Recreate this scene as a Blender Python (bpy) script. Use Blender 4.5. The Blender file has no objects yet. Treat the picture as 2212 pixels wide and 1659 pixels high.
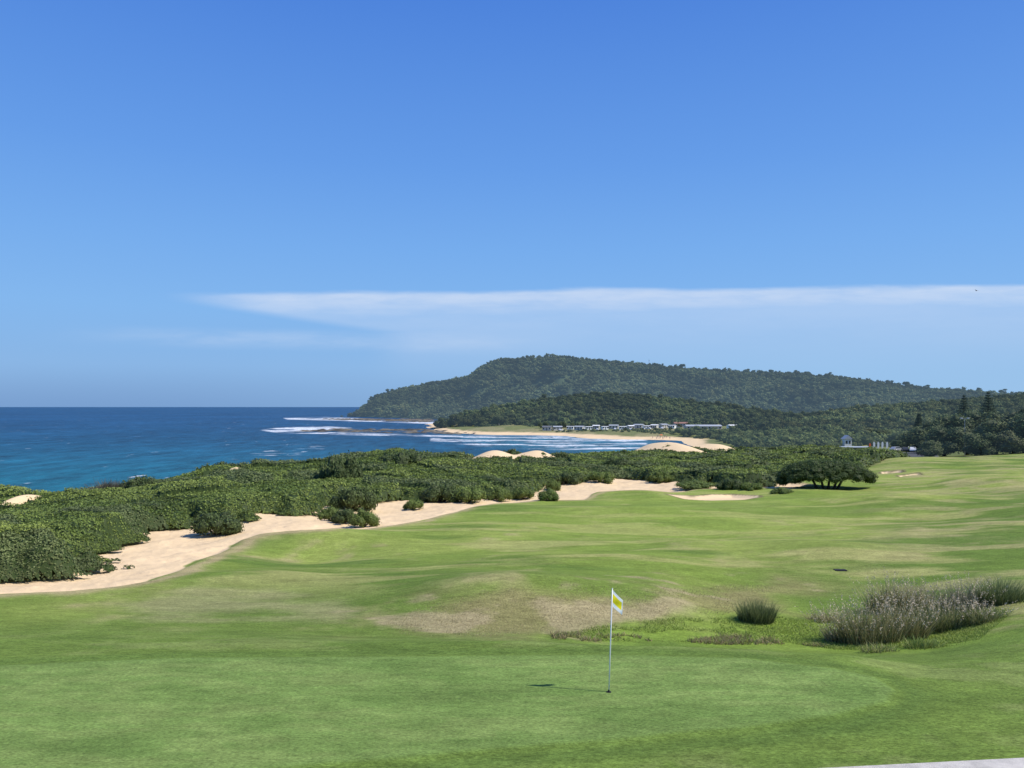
import bpy, bmesh, math, random
import numpy as np
R=math.radians
rng=np.random.default_rng(7); random.seed(7)
scene=bpy.context.scene
COL=bpy.data.collections.new("scene"); scene.collection.children.link(COL)
F=1640.0; U0=1106.0; V0=879.0; H=5.9; SEA=-14.1
# ------------------------------------------------------------ helpers
def lin(r,g,b):
    f=lambda c:(c/255/12.92 if c/255<=0.04045 else ((c/255+0.055)/1.055)**2.4)
    return (f(r),f(g),f(b))
def tag(o,label=None,cat=None,group=None,kind=None):
    if label:o['label']=label
    if cat:o['category']=cat
    if group:o['group']=group
    if kind:o['kind']=kind
    return o
def empty(name,loc=(0,0,0),rz=0):
    o=bpy.data.objects.new(name,None);COL.objects.link(o);o.location=loc;o.rotation_euler=(0,0,rz);return o
def mk(name,V,Fc,mat,col=None,parent=None,smooth=False):
    V=np.asarray(V,np.float32);Fc=np.asarray(Fc,np.int32)
    me=bpy.data.meshes.new(name);me.vertices.add(len(V));me.vertices.foreach_set('co',V.ravel())
    n,k=Fc.shape;me.loops.add(n*k);me.loops.foreach_set('vertex_index',Fc.ravel())
    me.polygons.add(n);me.polygons.foreach_set('loop_start',np.arange(n,dtype=np.int32)*k)
    me.polygons.foreach_set('loop_total',np.full(n,k,np.int32))
    me.polygons.foreach_set('use_smooth',np.full(n,smooth,bool))
    me.update(calc_edges=True)
    if col is not None:
        a=me.color_attributes.new('Col','FLOAT_COLOR','POINT')
        c=np.ones((len(V),4),np.float32);c[:,:3]=np.clip(col,0,1);a.data.foreach_set('color',c.ravel())
    me.materials.append(mat)
    o=bpy.data.objects.new(name,me);COL.objects.link(o)
    if parent:o.parent=parent
    return o
class MB:
    def __init__(s):s.v=[];s.f=[]
    def add(s,v,f):
        n=len(s.v);s.v+= [tuple(p) for p in v];s.f+=[tuple(i+n for i in q) for q in f]
    def box(s,x0,x1,y0,y1,z0,z1):
        s.add([(x0,y0,z0),(x1,y0,z0),(x1,y1,z0),(x0,y1,z0),(x0,y0,z1),(x1,y0,z1),(x1,y1,z1),(x0,y1,z1)],
              [(0,3,2,1),(4,5,6,7),(0,1,5,4),(1,2,6,5),(2,3,7,6),(3,0,4,7)])
    def tube(s,pts,rad,n=8):
        pts=[np.array(p,float) for p in pts];b=[]
        for i,p in enumerate(pts):
            d=pts[min(i+1,len(pts)-1)]-pts[max(i-1,0)];d/=np.linalg.norm(d)+1e-9
            a=np.cross(d,(0,1,0) if abs(d[1])<.9 else (1,0,0));a/=np.linalg.norm(a);c=np.cross(d,a)
            for k in range(n):
                w=2*math.pi*k/n;b.append(p+rad[i]*(math.cos(w)*a+math.sin(w)*c))
        f=[]
        for i in range(len(pts)-1):
            for k in range(n):f.append((i*n+k,i*n+(k+1)%n,(i+1)*n+(k+1)%n,(i+1)*n+k))
        f.append(tuple(range(n))[::-1]);f.append(tuple((len(pts)-1)*n+k for k in range(n)))
        s.add(b,f)
    def prism(s,prof,y0,y1):   # profile in xz, extruded in y
        n=len(prof);s.add([(x,y0,z) for x,z in prof]+[(x,y1,z) for x,z in prof],
            [tuple(range(n)),tuple(range(2*n-1,n-1,-1))]+[(i,i+n,(i+1)%n+n,(i+1)%n) for i in range(n)])
    def build(s,name,mat,parent=None,bevel=0,smooth=False):
        me=bpy.data.meshes.new(name);me.from_pydata(s.v,[],s.f)
        bm=bmesh.new();bm.from_mesh(me);bmesh.ops.recalc_face_normals(bm,faces=bm.faces)
        if bevel:bmesh.ops.bevel(bm,geom=bm.edges[:],offset=bevel,segments=2,affect='EDGES')
        bm.to_mesh(me);bm.free()
        for p in me.polygons:p.use_smooth=smooth
        me.materials.append(mat);o=bpy.data.objects.new(name,me);COL.objects.link(o)
        if parent:o.parent=parent
        return o
def copy_tree(o,parent=None,kids=None):
    c=o.copy();COL.objects.link(c)
    if parent:c.parent=parent
    for ch in [k for k in COL.objects if k.parent==o]:copy_tree(ch,c)
    return c
# noise
def vn(x,y,seed=0):
    x=np.asarray(x,float);y=np.asarray(y,float)
    xi=np.floor(x).astype(np.int64);yi=np.floor(y).astype(np.int64);fx=x-xi;fy=y-yi
    fx=fx*fx*(3-2*fx);fy=fy*fy*(3-2*fy)
    def h(a,b):
        n=(a*374761393+b*668265263+seed*1274126177)&0xffffffff
        n=((n^(n>>13))*1274126177)&0xffffffff;n=(n^(n>>16))&0xffffffff
        return n/4294967295.0
    return (h(xi,yi)*(1-fx)+h(xi+1,yi)*fx)*(1-fy)+(h(xi,yi+1)*(1-fx)+h(xi+1,yi+1)*fx)*fy
def fbm(x,y,seed=0,o=4):
    s=0;a=.5;t=0
    for k in range(o):
        s=s+a*vn(x*2**k,y*2**k,seed+k*17);t+=a;a*=.5
    return s/t
def dome(x,y,cell,seed):
    """bumpy canopy 0..1 from jittered cells"""
    gx=x/cell;gy=y/cell;xi=np.floor(gx).astype(np.int64);yi=np.floor(gy).astype(np.int64)
    best=np.full(gx.shape,9.);bid=np.zeros(gx.shape)
    def h(a,b,q):
        n=(a*374761393+b*668265263+(seed+q)*974126177)&0xffffffff
        n=((n^(n>>13))*1274126177)&0xffffffff;return ((n^(n>>16))&0xffffffff)/4294967295.0
    for i in(-1,0,1):
        for j in(-1,0,1):
            a=xi+i;b=yi+j;px=a+h(a,b,1);py=b+h(a,b,2);rr=.75+.5*h(a,b,3)
            d=np.hypot(gx-px,gy-py)/rr
            m=d<best;best=np.where(m,d,best);bid=np.where(m,h(a,b,4),bid)
    return np.sqrt(np.clip(1-best**2,0,1)),bid
def ss(a,b,x):
    t=np.clip((x-a)/(b-a),0,1);return t*t*(3-2*t)
def sdist(poly,x,y):
    """signed distance, positive inside"""
    P_=np.asarray(poly,float);n=len(P_);d=np.full(np.shape(x),1e9);ins=np.zeros(np.shape(x),bool)
    for i in range(n):
        ax,ay=P_[i];bx,by=P_[(i+1)%n];ex,ey=bx-ax,by-ay
        tt=np.clip(((x-ax)*ex+(y-ay)*ey)/(ex*ex+ey*ey+1e-12),0,1)
        d=np.minimum(d,(x-ax-tt*ex)**2+(y-ay-tt*ey)**2)
        if ay!=by:
            c=((ay>y)!=(by>y))&(x<(bx-ax)*(y-ay)/(by-ay)+ax);ins^=c
    d=np.sqrt(d);return np.where(ins,d,-d)
# ------------------------------------------------------------ terrain function
PROF={
-600:[(5,0),(18,0),(20,-.3),(24,-.8),(28,-1.2),(33,-1.8),(45,-3),(60,-6),(80,-11),(110,-16),(900,-18)],
0:[(5,0),(18,0),(19.5,-.2),(23,-.6),(27,-.9),(29,-1),(33,-1.4),(45,-2.2),(60,-3.2),(75,-4),(100,-8),(130,-13),(160,-17),(900,-18)],
550:[(5,0),(18,0),(19.5,-.1),(23,-.8),(28,-1.1),(35,-1.6),(45,-2.2),(52,-2.6),(57,-2.9),(70,-3.1),(110,-3.7),(140,-8),(180,-14),(210,-17),(900,-18)],
820:[(5,0),(18,0),(19.4,-.05),(22,-.8),(26,-1.1),(32,-1.2),(40,-1.9),(50,-2.6),(62,-3.3),(70,-3.6),(78,-3.8),(100,-3.5),(130,-2.9),(165,-9),(200,-14),(230,-17),(900,-18)],
1106:[(5,0),(18,0),(19.4,0),(21,-.6),(24,-1.2),(27,-1.0),(29,-.85),(33,-1.3),(40,-1.9),(50,-2.6),(60,-3.2),(70,-3.6),(80,-4),(110,-4.3),(150,-4.3),(200,-11),(225,-15),(240,-17),(510,-17),(540,-14.2),(565,-12.5),(600,-10.5),(700,-8),(900,-6)],
1400:[(5,0),(17.5,0),(19.1,0),(21,-1),(23,-1.3),(25,-1.35),(29,-1.1),(33,-1.4),(40,-2),(50,-2.5),(60,-3),(75,-3.6),(86,-3.6),(92,-4.3),(105,-4.3),(170,-6),(200,-7.5),(240,-8),(270,-10),(310,-14.5),(340,-16),(440,-16),(462,-14),(480,-12.5),(520,-11),(900,-6)],
1600:[(5,0),(17.5,0),(19,-.05),(21,-1.1),(24,-1.6),(28,-1.6),(33,-1.7),(40,-2.1),(50,-2.5),(70,-3.3),(88,-3.7),(105,-4.1),(150,-5),(170,-6),(250,-9),(350,-11.5),(420,-11.5),(520,-10),(900,-4)],
1800:[(5,0),(17,0),(18.6,-.08),(21,-1.1),(24,-1.7),(28,-1.9),(33,-1.9),(38,-1.9),(45,-2.2),(55,-2.6),(70,-3.2),(88,-3.6),(100,-3.8),(115,-4),(125,-4),(150,-4.4),(200,-7),(300,-8),(900,-3)],
2000:[(5,0),(15,0),(17,-.15),(19,-.5),(22,-1.2),(25,-1.7),(30,-1.8),(38,-1.9),(45,-2.1),(60,-2.5),(80,-2.9),(100,-3.1),(120,-3),(135,-3.1),(150,-4.5),(200,-7),(300,-8),(900,-2)],
2212:[(5,0),(14,0),(18,-.3),(22,-.7),(28,-1.3),(35,-1.6),(45,-1.8),(60,-2.2),(80,-2.6),(100,-2.6),(130,-2.9),(150,-3.6),(200,-5),(300,-5),(900,0)],
2900:[(5,0),(14,0),(20,0),(30,-.5),(60,-1),(130,-1),(200,-1),(900,6)]}
LG=np.linspace(math.log(5),math.log(900),420)
us=sorted(PROF);TAB=[]
for u in us:
    p=np.array(PROF[u],float);z=np.interp(LG,np.log(p[:,0]),p[:,1])
    k=np.exp(-np.linspace(-2,2,9)**2);k/=k.sum();z=np.convolve(np.pad(z,4,'edge'),k,'valid');TAB.append(z)
TAB=np.array(TAB);TS=(np.array(us)-U0)/F
BUMPS=[]   # x,y,rx,ry,amp
def G(x,y,detail=True):
    x=np.asarray(x,float);y=np.asarray(y,float);yy=np.clip(y,5,899)
    t=np.clip(x/yy,TS[0],TS[-1]-1e-6);li=np.clip((np.log(yy)-LG[0])/(LG[1]-LG[0]),0,len(LG)-1.001)
    i=np.clip(np.searchsorted(TS,t,side='right')-1,0,len(TS)-2);w=(t-TS[i])/(TS[i+1]-TS[i]);w=w*w*(3-2*w)*.6+w*.4
    j=li.astype(int);g=li-j
    z=(TAB[i,j]*(1-g)+TAB[i,j+1]*g)*(1-w)+(TAB[i+1,j]*(1-g)+TAB[i+1,j+1]*g)*w
    a=ss(20,32,yy)
    z=z+a*(fbm(x/11+3,y/14,5,3)-.5)*.85+a*(vn(x/4,y/5,9)-.5)*.16
    z=z+ss(90,180,yy)*(fbm(x/25,y/25,15,3)-.5)*1.6
    for bx,by,rx,ry,am in BUMPS:
        z=z+am*np.exp(-((x-bx)/rx)**2-((y-by)/ry)**2)
    return z
YM=np.exp(np.linspace(math.log(7),math.log(890),6000))
def P(u,v):
    t=(u-U0)/F;zr=H-(v-V0)/F*YM;g=G(t*YM,YM);m=np.nonzero(g>=zr)[0]
    k=m[0] if len(m) else len(YM)-1
    return np.array([t*YM[k],YM[k],g[k]])
def XY(u,Y):return ((u-U0)/F*Y,Y)
def seaP(u,v):
    Y=(H-SEA)*F/(v-V0);return ((u-U0)/F*Y,Y)
def bump(u,Y,ru,ry,a):
    BUMPS.append((*XY(u,Y),ru/F*Y,ry,a))
bump(1065,146,50,10,2.4);bump(1162,150,46,9,2.2);bump(1438,228,56,16,2.7);bump(1545,238,50,12,2.3)
bump(50,67,30,5,1.6);bump(505,108,20,5,1.2);bump(930,140,20,5,1.2);bump(1490,215,34,10,1.0)
NS=8
bump(1360,84,90,3.5,.4);bump(2140,28,260,4,.25)
bump(1120,28.5,280,2.6,.20)
bump(700,50,170,2.6,.5);bump(680,43,160,3,-.5);bump(1950,72,200,4,.65);bump(2020,60,190,4,-.6)
bump(1350,66,260,4,.45);bump(1500,52,230,4,-.5);bump(1250,38,260,3,.35);bump(1750,42,160,3,.4);bump(500,33,200,2.4,.25)
bump(2120,88,150,5,.5);bump(1700,100,120,5,.4)
def sandq(x,y,k):
    bx,by,rx,ry,am=BUMPS[k]
    return ((x-bx)/rx)**2+((y-by)/ry)**2+(fbm(x/3.0,y/3.0,300+k,3)-.5)*2.4
def poly(pts):return [tuple(P(u,v)[:2]) for u,v in pts]
# regions
SAND=poly([(-500,1310),(-200,1290),(0,1281),(150,1275),(320,1253),(420,1213),(520,1165),(560,1152),(700,1142),(820,1137),(900,1125),(960,1110),(1060,1088),(1160,1080),(1260,1079),(1290,1062),(1380,1058),(1440,1062),(1500,1056),(1640,1050),(1700,1056),(1740,1046),(1690,1038),(1560,1036),(1400,1028),(1300,1024),(1240,1030),(1150,1045),(1130,1062),(1040,1066),(900,1068),(800,1075),(700,1092),(600,1098),(530,1105),(400,1105),(310,1130),(290,1160),(190,1180),(200,1220),(140,1240),(0,1250),(-200,1255),(-500,1270)])
BUNK=poly([(1440,1067),(1500,1071),(1580,1067),(1640,1070),(1642,1074),(1610,1079),(1540,1081),(1480,1078)])
BK2=poly([(1902,1019),(1950,1015),(1952,1020),(1905,1023)]);BK3=poly([(1938,1027),(1985,1021),(1990,1026),(1945,1030)])
GREEN=poly([(-300,1450),(0,1437),(380,1421),(800,1418),(1300,1414),(1600,1420),(1780,1440),(1890,1462),(1932,1490),(1915,1515),(1800,1545),(1600,1572),(1400,1590),(1000,1622),(600,1660),(0,1720),(-300,1740)])
BROWN=poly([(830,1345),(930,1300),(1080,1275),(1250,1262),(1400,1275),(1560,1262),(1700,1262),(1640,1310),(1500,1345),(1300,1365),(1150,1372),(960,1378),(870,1370)])
DRY=poly([(280,1300),(420,1285),(620,1290),(760,1312),(740,1335),(560,1325),(380,1330)])
DIP=poly([(1180,1372),(1300,1352),(1500,1335),(1660,1330),(1800,1345),(1950,1340),(2120,1310),(2190,1320),(2110,1385),(1900,1405),(1700,1388),(1500,1388),(1300,1385)])
SHRUB=poly([(-700,1300),(-200,1262),(0,1256),(150,1245),(213,1226),(207,1190),(300,1172),(322,1146),(402,1141),(412,1120),(552,1130),(562,1113),(690,1109),(720,1092),(830,1080),(920,1082),(1060,1074),(1140,1073),(1165,1048),(1250,1042),(1290,1031),(1350,1033),(1450,1040),(1550,1047),(1660,1050),(1700,1040),(1800,1020),(1890,1004)])
SHRUB+= [XY(1960,150),XY(1950,190),XY(1800,225),XY(1600,245),XY(1400,225),XY(1250,185),XY(1106,165),XY(820,142),XY(550,122),XY(250,98),XY(0,80),XY(-300,62),XY(-700,50)]
# ------------------------------------------------------------ materials
def mat(name,col=(.5,.5,.5),rough=.7,spec=.3,metal=0,noise=0,scale=5,attr=False,bump=0,bscale=20,trans=0,haze=None):
    m=bpy.data.materials.new(name);m.use_nodes=True;nt=m.node_tree;N=nt.nodes;L=nt.links
    b=N['Principled BSDF'];b.inputs['Roughness'].default_value=rough;b.inputs['Metallic'].default_value=metal
    b.inputs['Specular IOR Level'].default_value=spec
    tc=N.new('ShaderNodeTexCoord')
    if attr:
        a=N.new('ShaderNodeVertexColor');a.layer_name='Col';src=a.outputs[0]
    else:
        r=N.new('ShaderNodeRGB');r.outputs[0].default_value=(*col,1);src=r.outputs[0]
    if noise:
        n=N.new('ShaderNodeTexNoise');n.inputs['Scale'].default_value=scale;n.inputs['Detail'].default_value=6
        L.new(tc.outputs['Object'],n.inputs['Vector'])
        mr=N.new('ShaderNodeMapRange');mr.inputs[1].default_value=.3;mr.inputs[2].default_value=.7
        mr.inputs[3].default_value=1-noise;mr.inputs[4].default_value=1+noise;L.new(n.outputs[0],mr.inputs[0])
        vm=N.new('ShaderNodeVectorMath');vm.operation='SCALE';L.new(src,vm.inputs[0]);L.new(mr.outputs[0],vm.inputs['Scale']);src=vm.outputs[0]
    L.new(src,b.inputs['Base Color'])
    if bump:
        n=N.new('ShaderNodeTexNoise');n.inputs['Scale'].default_value=bscale;n.inputs['Detail'].default_value=5
        L.new(tc.outputs['Object'],n.inputs['Vector']);bp=N.new('ShaderNodeBump');bp.inputs['Strength'].default_value=bump
        bp.inputs['Distance'].default_value=.1;L.new(n.outputs[0],bp.inputs['Height']);L.new(bp.outputs[0],b.inputs['Normal'])
    out=N['Material Output'];sh=b.outputs[0]
    if trans:
        t=N.new('ShaderNodeBsdfTranslucent');L.new(src,t.inputs[0]);mx=N.new('ShaderNodeMixShader');mx.inputs[0].default_value=trans
        L.new(sh,mx.inputs[1]);L.new(t.outputs[0],mx.inputs[2]);sh=mx.outputs[0]
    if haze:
        e=N.new('ShaderNodeEmission');e.inputs[0].default_value=(*lin(126,156,184),1);e.inputs[1].default_value=1  # distance haze painted into the surface as a fixed bluish glow
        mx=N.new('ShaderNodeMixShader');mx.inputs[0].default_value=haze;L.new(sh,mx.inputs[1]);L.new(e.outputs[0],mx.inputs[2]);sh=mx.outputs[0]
    L.new(sh,out.inputs[0]);return m
M=dict(
 leaf=mat('leaf',attr=True,rough=.6,spec=.2,trans=.25),
 bark=mat('bark',(.10,.08,.06),rough=.9,noise=.4,scale=4,bump=.5),
 palebark=mat('pale_bark',(.45,.41,.35),rough=.9,noise=.3,scale=2,haze=.05),
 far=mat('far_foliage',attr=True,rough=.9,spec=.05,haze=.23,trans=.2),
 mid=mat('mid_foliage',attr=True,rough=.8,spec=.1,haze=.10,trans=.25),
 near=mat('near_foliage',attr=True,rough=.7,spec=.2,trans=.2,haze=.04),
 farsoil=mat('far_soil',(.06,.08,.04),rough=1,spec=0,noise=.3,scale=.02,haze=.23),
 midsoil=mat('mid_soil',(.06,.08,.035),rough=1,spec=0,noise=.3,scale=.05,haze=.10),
 white=mat('white_paint',(.8,.8,.78),rough=.5,noise=.04),
 wall=mat('pale_wall',(.52,.50,.45),rough=.7,noise=.08),
 greyroof=mat('grey_roof',(.40,.42,.44),rough=.5,noise=.1),
 darkroof=mat('dark_roof',(.16,.17,.18),rough=.6,noise=.15),
 redroof=mat('red_roof',(.3,.16,.12),rough=.7,noise=.15),
 glass=mat('glass',(.03,.045,.06),rough=.1,spec=.8),
 dark=mat('dark',(.02,.02,.02),rough=.8),
 tyre=mat('tyre',(.015,.015,.015),rough=.9),rim=mat('rim',(.5,.5,.5),rough=.3,metal=.8),
 metal=mat('metal',(.4,.4,.4),rough=.5,metal=.6),
 pole=mat('flag_pole',(.82,.82,.8),rough=.35,spec=.5,noise=.03),
 lamp=mat('lamp',(.7,.7,.65),rough=.2),
 skin=mat('skin',(.45,.28,.2),rough=.6),
 concrete=mat('concrete',(.55,.51,.45),rough=.9,noise=.18,scale=6,bump=.4,bscale=60),
 rock=mat('reef_rock',attr=True,rough=.8,noise=.35,scale=.25),
 orange=mat('orange_cloth',(.75,.16,.04),rough=.7,noise=.05),
 bird=mat('bird_feather',(.04,.035,.03),rough=.8,noise=.1),
)
# ------------------------------------------------------------ ground sheet
def make_ground():
    nt,ny=1250,760
    t=np.linspace(-1.0,1.0,nt);vv=np.concatenate([np.exp(np.linspace(math.log(4.5),math.log(11),20))[:-1],
        np.exp(np.linspace(math.log(11),math.log(150),600)),np.exp(np.linspace(math.log(150),math.log(890),142))[1:]])
    T,Y=np.meshgrid(t,vv);X=T*Y;Z=G(X,Y)
    for pl,dp in((BUNK,.35),(BK2,.6),(BK3,.6)):
        d=sdist(pl,X,Y);Z=Z-dp*ss(-.1,1.0,d)
    sd=sdist(SAND,X,Y);Z=Z-.16*ss(-.3,.4,sd)+ss(0,.5,sd)*((fbm(X*2.0,Y*2.0,77,3)-.5)*.13+(fbm(X*.5,Y*.5,78,2)-.5)*.35)
    dg=sdist(GREEN,X,Y);Z=Z-.04*(1-ss(-.25,.1,dg))*ss(-6,-.2,dg)
    ny=len(vv)
    n1=fbm(X/7,Y/9,21,4);n2=fbm(X/1.6,Y/2.2,31,4);n3=fbm(X/18+4,Y/26,41,3);n4=vn(X*6,Y*3.5,51)
    def mix(A,B,m):return A*(1-m[...,None])+B*m[...,None]
    fair=np.array([.182,.250,.046]);lt=np.array([.265,.315,.072]);dk=np.array([.108,.172,.032]);dry=np.array([.38,.33,.15])
    C=np.broadcast_to(fair,X.shape+(3,)).copy()
    C=mix(C,lt,ss(.42,.66,n1)*.9);C=mix(C,dk,ss(.48,.66,n3)*.8);C=mix(C,dry,ss(.55,.78,n2*.6+n1*.4)*.75*ss(20,26,Y))
    C=mix(C,dk,ss(.52,.68,fbm(X/10+30,Y/4.5,63,4))*.8*ss(26,34,Y))
    C=mix(C,np.array([.37,.35,.13]),ss(.54,.70,fbm(X/9+9,Y/2.2,61,4))*.65*ss(26,34,Y))
    T_=T*F+U0;band=np.exp(-((T_-1500)/420)**2)*ss(36,60,Y);C=mix(C,np.array([.265,.335,.066]),band*.4)
    def reg(pl,colr,edge,am,nz,s=1.):
        nonlocal C
        d=sdist(pl,X,Y)+(nz-.5)*am;C=mix(C,np.array(colr),ss(-edge,edge,d)*s);return d
    near=1-ss(19,23,Y);C=mix(C,np.array([.145,.212,.042]),near)
    C=mix(C,np.array([.10,.16,.032]),near*ss(.45,.7,fbm(X/3,Y/1.2,71,3))*.6)
    C=mix(C,np.array([.23,.27,.085]),near*ss(.5,.68,fbm(X/1.5+7,Y/.8,73,4))*.5*ss(.3,1.2,-dg))
    nb=fbm(X/3.2,Y/2.0,33,5)
    reg(BROWN,(.255,.225,.095),2.0,7,nb,.85);reg(BROWN,(.36,.295,.165),1.2,12,fbm(X/2.0+3,Y/1.3,35,5)-.12,.75)
    reg(DRY,(.34,.31,.15),1.0,5,nb,.6);reg(DIP,(.20,.285,.045),.8,2.5,n2,.75)
    reg(GREEN,(.168,.250,.064),.10,.2,n2,1.);dG=sdist(GREEN,X,Y)
    C=mix(C,np.array([.215,.285,.082]),ss(.0,.4,dG)*ss(.40,.62,fbm(X/.9,Y/.28,81,4))*.6)
    C=mix(C,np.array([.12,.195,.045]),ss(.0,.4,dG)*ss(.5,.7,fbm(X/2.4+5,Y/1.1,83,4))*.6)
    C=mix(C,np.array([.095,.155,.034]),np.exp(-((dG+.4)/.32)**2)*.6)
    C=mix(C,dry,ss(.48,.66,fbm(X/5,Y/1.8,91,4))*.55*ss(1750,2050,T_)*ss(19,24,Y))
    sh=sdist(SHRUB,X,Y);C=mix(C,np.array([.14,.14,.07]),ss(-1,1,sh))
    sand=np.array([.77,.575,.345])
    back=ss(150,190,Y)*(1-ss(1500,1580,T_))
    back=np.maximum(back,(Y>60)*(T_<300)*(1-ss(-8,-6,Z)))
    C=mix(C,np.array([.17,.19,.08]),ss(150,190,Y));C=mix(C,np.array([.27,.25,.13]),ss(150,190,Y)*ss(.5,.6,fbm(X/22,Y/40,98,3))*.8)
    C=mix(C,sand,back*(1-ss(-13.1,-12.6,Z)));C=mix(C,sand,back*(Y<300)*ss(.40,.5,fbm(X/9,Y/12,97,3)))
    flats=ss(150,175,Y)*ss(1560,1640,T_);C=mix(C,np.array([.14,.17,.06]),flats)
    C=mix(C,np.array([.30,.28,.14]),flats*ss(.5,.6,fbm(X/30,Y/50,99,3))*ss(230,300,Y)*.8)
    C=mix(C,np.array([.44,.33,.19]),np.exp(-((sd-(n2-.5)*1.5+.5)/.55)**2)*.7)
    dd=sd+(n2-.5)*1.1;C=mix(C,sand*(0.96+.07*n4[...,None])*(0.9+.2*fbm(X/1.5,Y/1.5,57,3))[...,None],ss(-.12,.12,dd))
    for pl in(BUNK,BK2,BK3):
        d=sdist(pl,X,Y);C=mix(C,np.array([.18,.17,.07]),ss(-.5,-.2,d));C=mix(C,sand,ss(.0,.25,d+(n2-.5)*.5))
    for k in range(NS):
        C=mix(C,sand,1-ss(.8,2.0,sandq(X,Y,k)))
    V=np.stack([X,Y,Z],-1).reshape(-1,3)
    i=np.arange(ny-1)[:,None]*nt+np.arange(nt-1)[None];i=i.ravel()
    Fq=np.stack([i,i+1,i+nt+1,i+nt],-1)
    m=bpy.data.materials.new('ground_grass_sand');m.use_nodes=True;ntt=m.node_tree;N=ntt.nodes;L=ntt.links
    b=N['Principled BSDF'];b.inputs['Roughness'].default_value=.9;b.inputs['Specular IOR Level'].default_value=.06
    a=N.new('ShaderNodeVertexColor');a.layer_name='Col';tc=N.new('ShaderNodeTexCoord')
    def noise(sc,det,sx=1,sy=1):
        mp=N.new('ShaderNodeMapping');mp.inputs['Scale'].default_value=(sx,sy,1);L.new(tc.outputs['Object'],mp.inputs[0])
        n=N.new('ShaderNodeTexNoise');n.inputs['Scale'].default_value=sc;n.inputs['Detail'].default_value=det;n.inputs['Roughness'].default_value=.7;L.new(mp.outputs[0],n.inputs['Vector']);return n.outputs[0]
    def mr(s,lo,hi,a0=.3,a1=.7):
        q=N.new('ShaderNodeMapRange');q.inputs[1].default_value=a0;q.inputs[2].default_value=a1;q.inputs[3].default_value=lo;q.inputs[4].default_value=hi;L.new(s,q.inputs[0]);return q.outputs[0]
    f1=mr(noise(13,7,1,2.0),.5,1.5);f2=mr(noise(2.6,6,1,2.4),.76,1.24);f3=mr(noise(.5,4,1,2.5),.82,1.18)
    mu=N.new('ShaderNodeMath');mu.operation='MULTIPLY';L.new(f1,mu.inputs[0]);L.new(f2,mu.inputs[1])
    mu2=N.new('ShaderNodeMath');mu2.operation='MULTIPLY';L.new(mu.outputs[0],mu2.inputs[0]);L.new(f3,mu2.inputs[1])
    sp=N.new('ShaderNodeSeparateColor');L.new(a.outputs[0],sp.inputs[0]);sm=mr(sp.outputs[0],0,.85,.45,.65)
    mf=N.new('ShaderNodeMix');L.new(sm,mf.inputs[0]);L.new(mu2.outputs[0],mf.inputs[2]);mf.inputs[3].default_value=1
    vm=N.new('ShaderNodeVectorMath');vm.operation='SCALE';L.new(a.outputs[0],vm.inputs[0]);L.new(mf.outputs[0],vm.inputs['Scale'])
    L.new(vm.outputs[0],b.inputs['Base Color'])
    bp=N.new('ShaderNodeBump');bp.inputs['Strength'].default_value=.55;bp.inputs['Distance'].default_value=.06;L.new(noise(9,7,1,1.5),bp.inputs['Height']);L.new(bp.outputs[0],b.inputs['Normal'])
    o=mk('ground',V,Fq,m,C.reshape(-1,3),smooth=True);tag(o,'rolling golf course grass, sand path and dunes','ground',kind='structure')
make_ground()
# ------------------------------------------------------------ cards
def cards(c,n,size,col,asp=.6):
    N=len(c);r=rng.normal(size=(N,3));n=n/(np.linalg.norm(n,axis=1,keepdims=True)+1e-9)
    a=np.cross(n,r);a/=np.linalg.norm(a,axis=1,keepdims=True)+1e-9;b=np.cross(n,a)
    s=np.asarray(size).reshape(-1,1)
    V=np.stack([c-a*s,c-b*s*asp,c+a*s,c+b*s*asp],1).reshape(-1,3)
    i=np.arange(N)[:,None]*4;Fc=np.concatenate([i+np.array([[0,1,2]]),i+np.array([[0,2,3]])],0)
    return V,Fc,np.repeat(col,4,0)
def ico(sub):
    bm=bmesh.new();bmesh.ops.create_icosphere(bm,subdivisions=sub,radius=1);bm.verts.ensure_lookup_table()
    v=np.array([q.co[:] for q in bm.verts]);f=np.array([[w.index for w in p.verts] for p in bm.faces]);bm.free();return v,f
ICO1=ico(1);ICO2=ico(2)
def join(parts):
    V=[];Fc=[];C=[];n=0
    for v,f,c in parts:V.append(v);Fc.append(f+n);C.append(c);n+=len(v)
    return np.concatenate(V),np.concatenate(Fc),np.concatenate(C)
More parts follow.
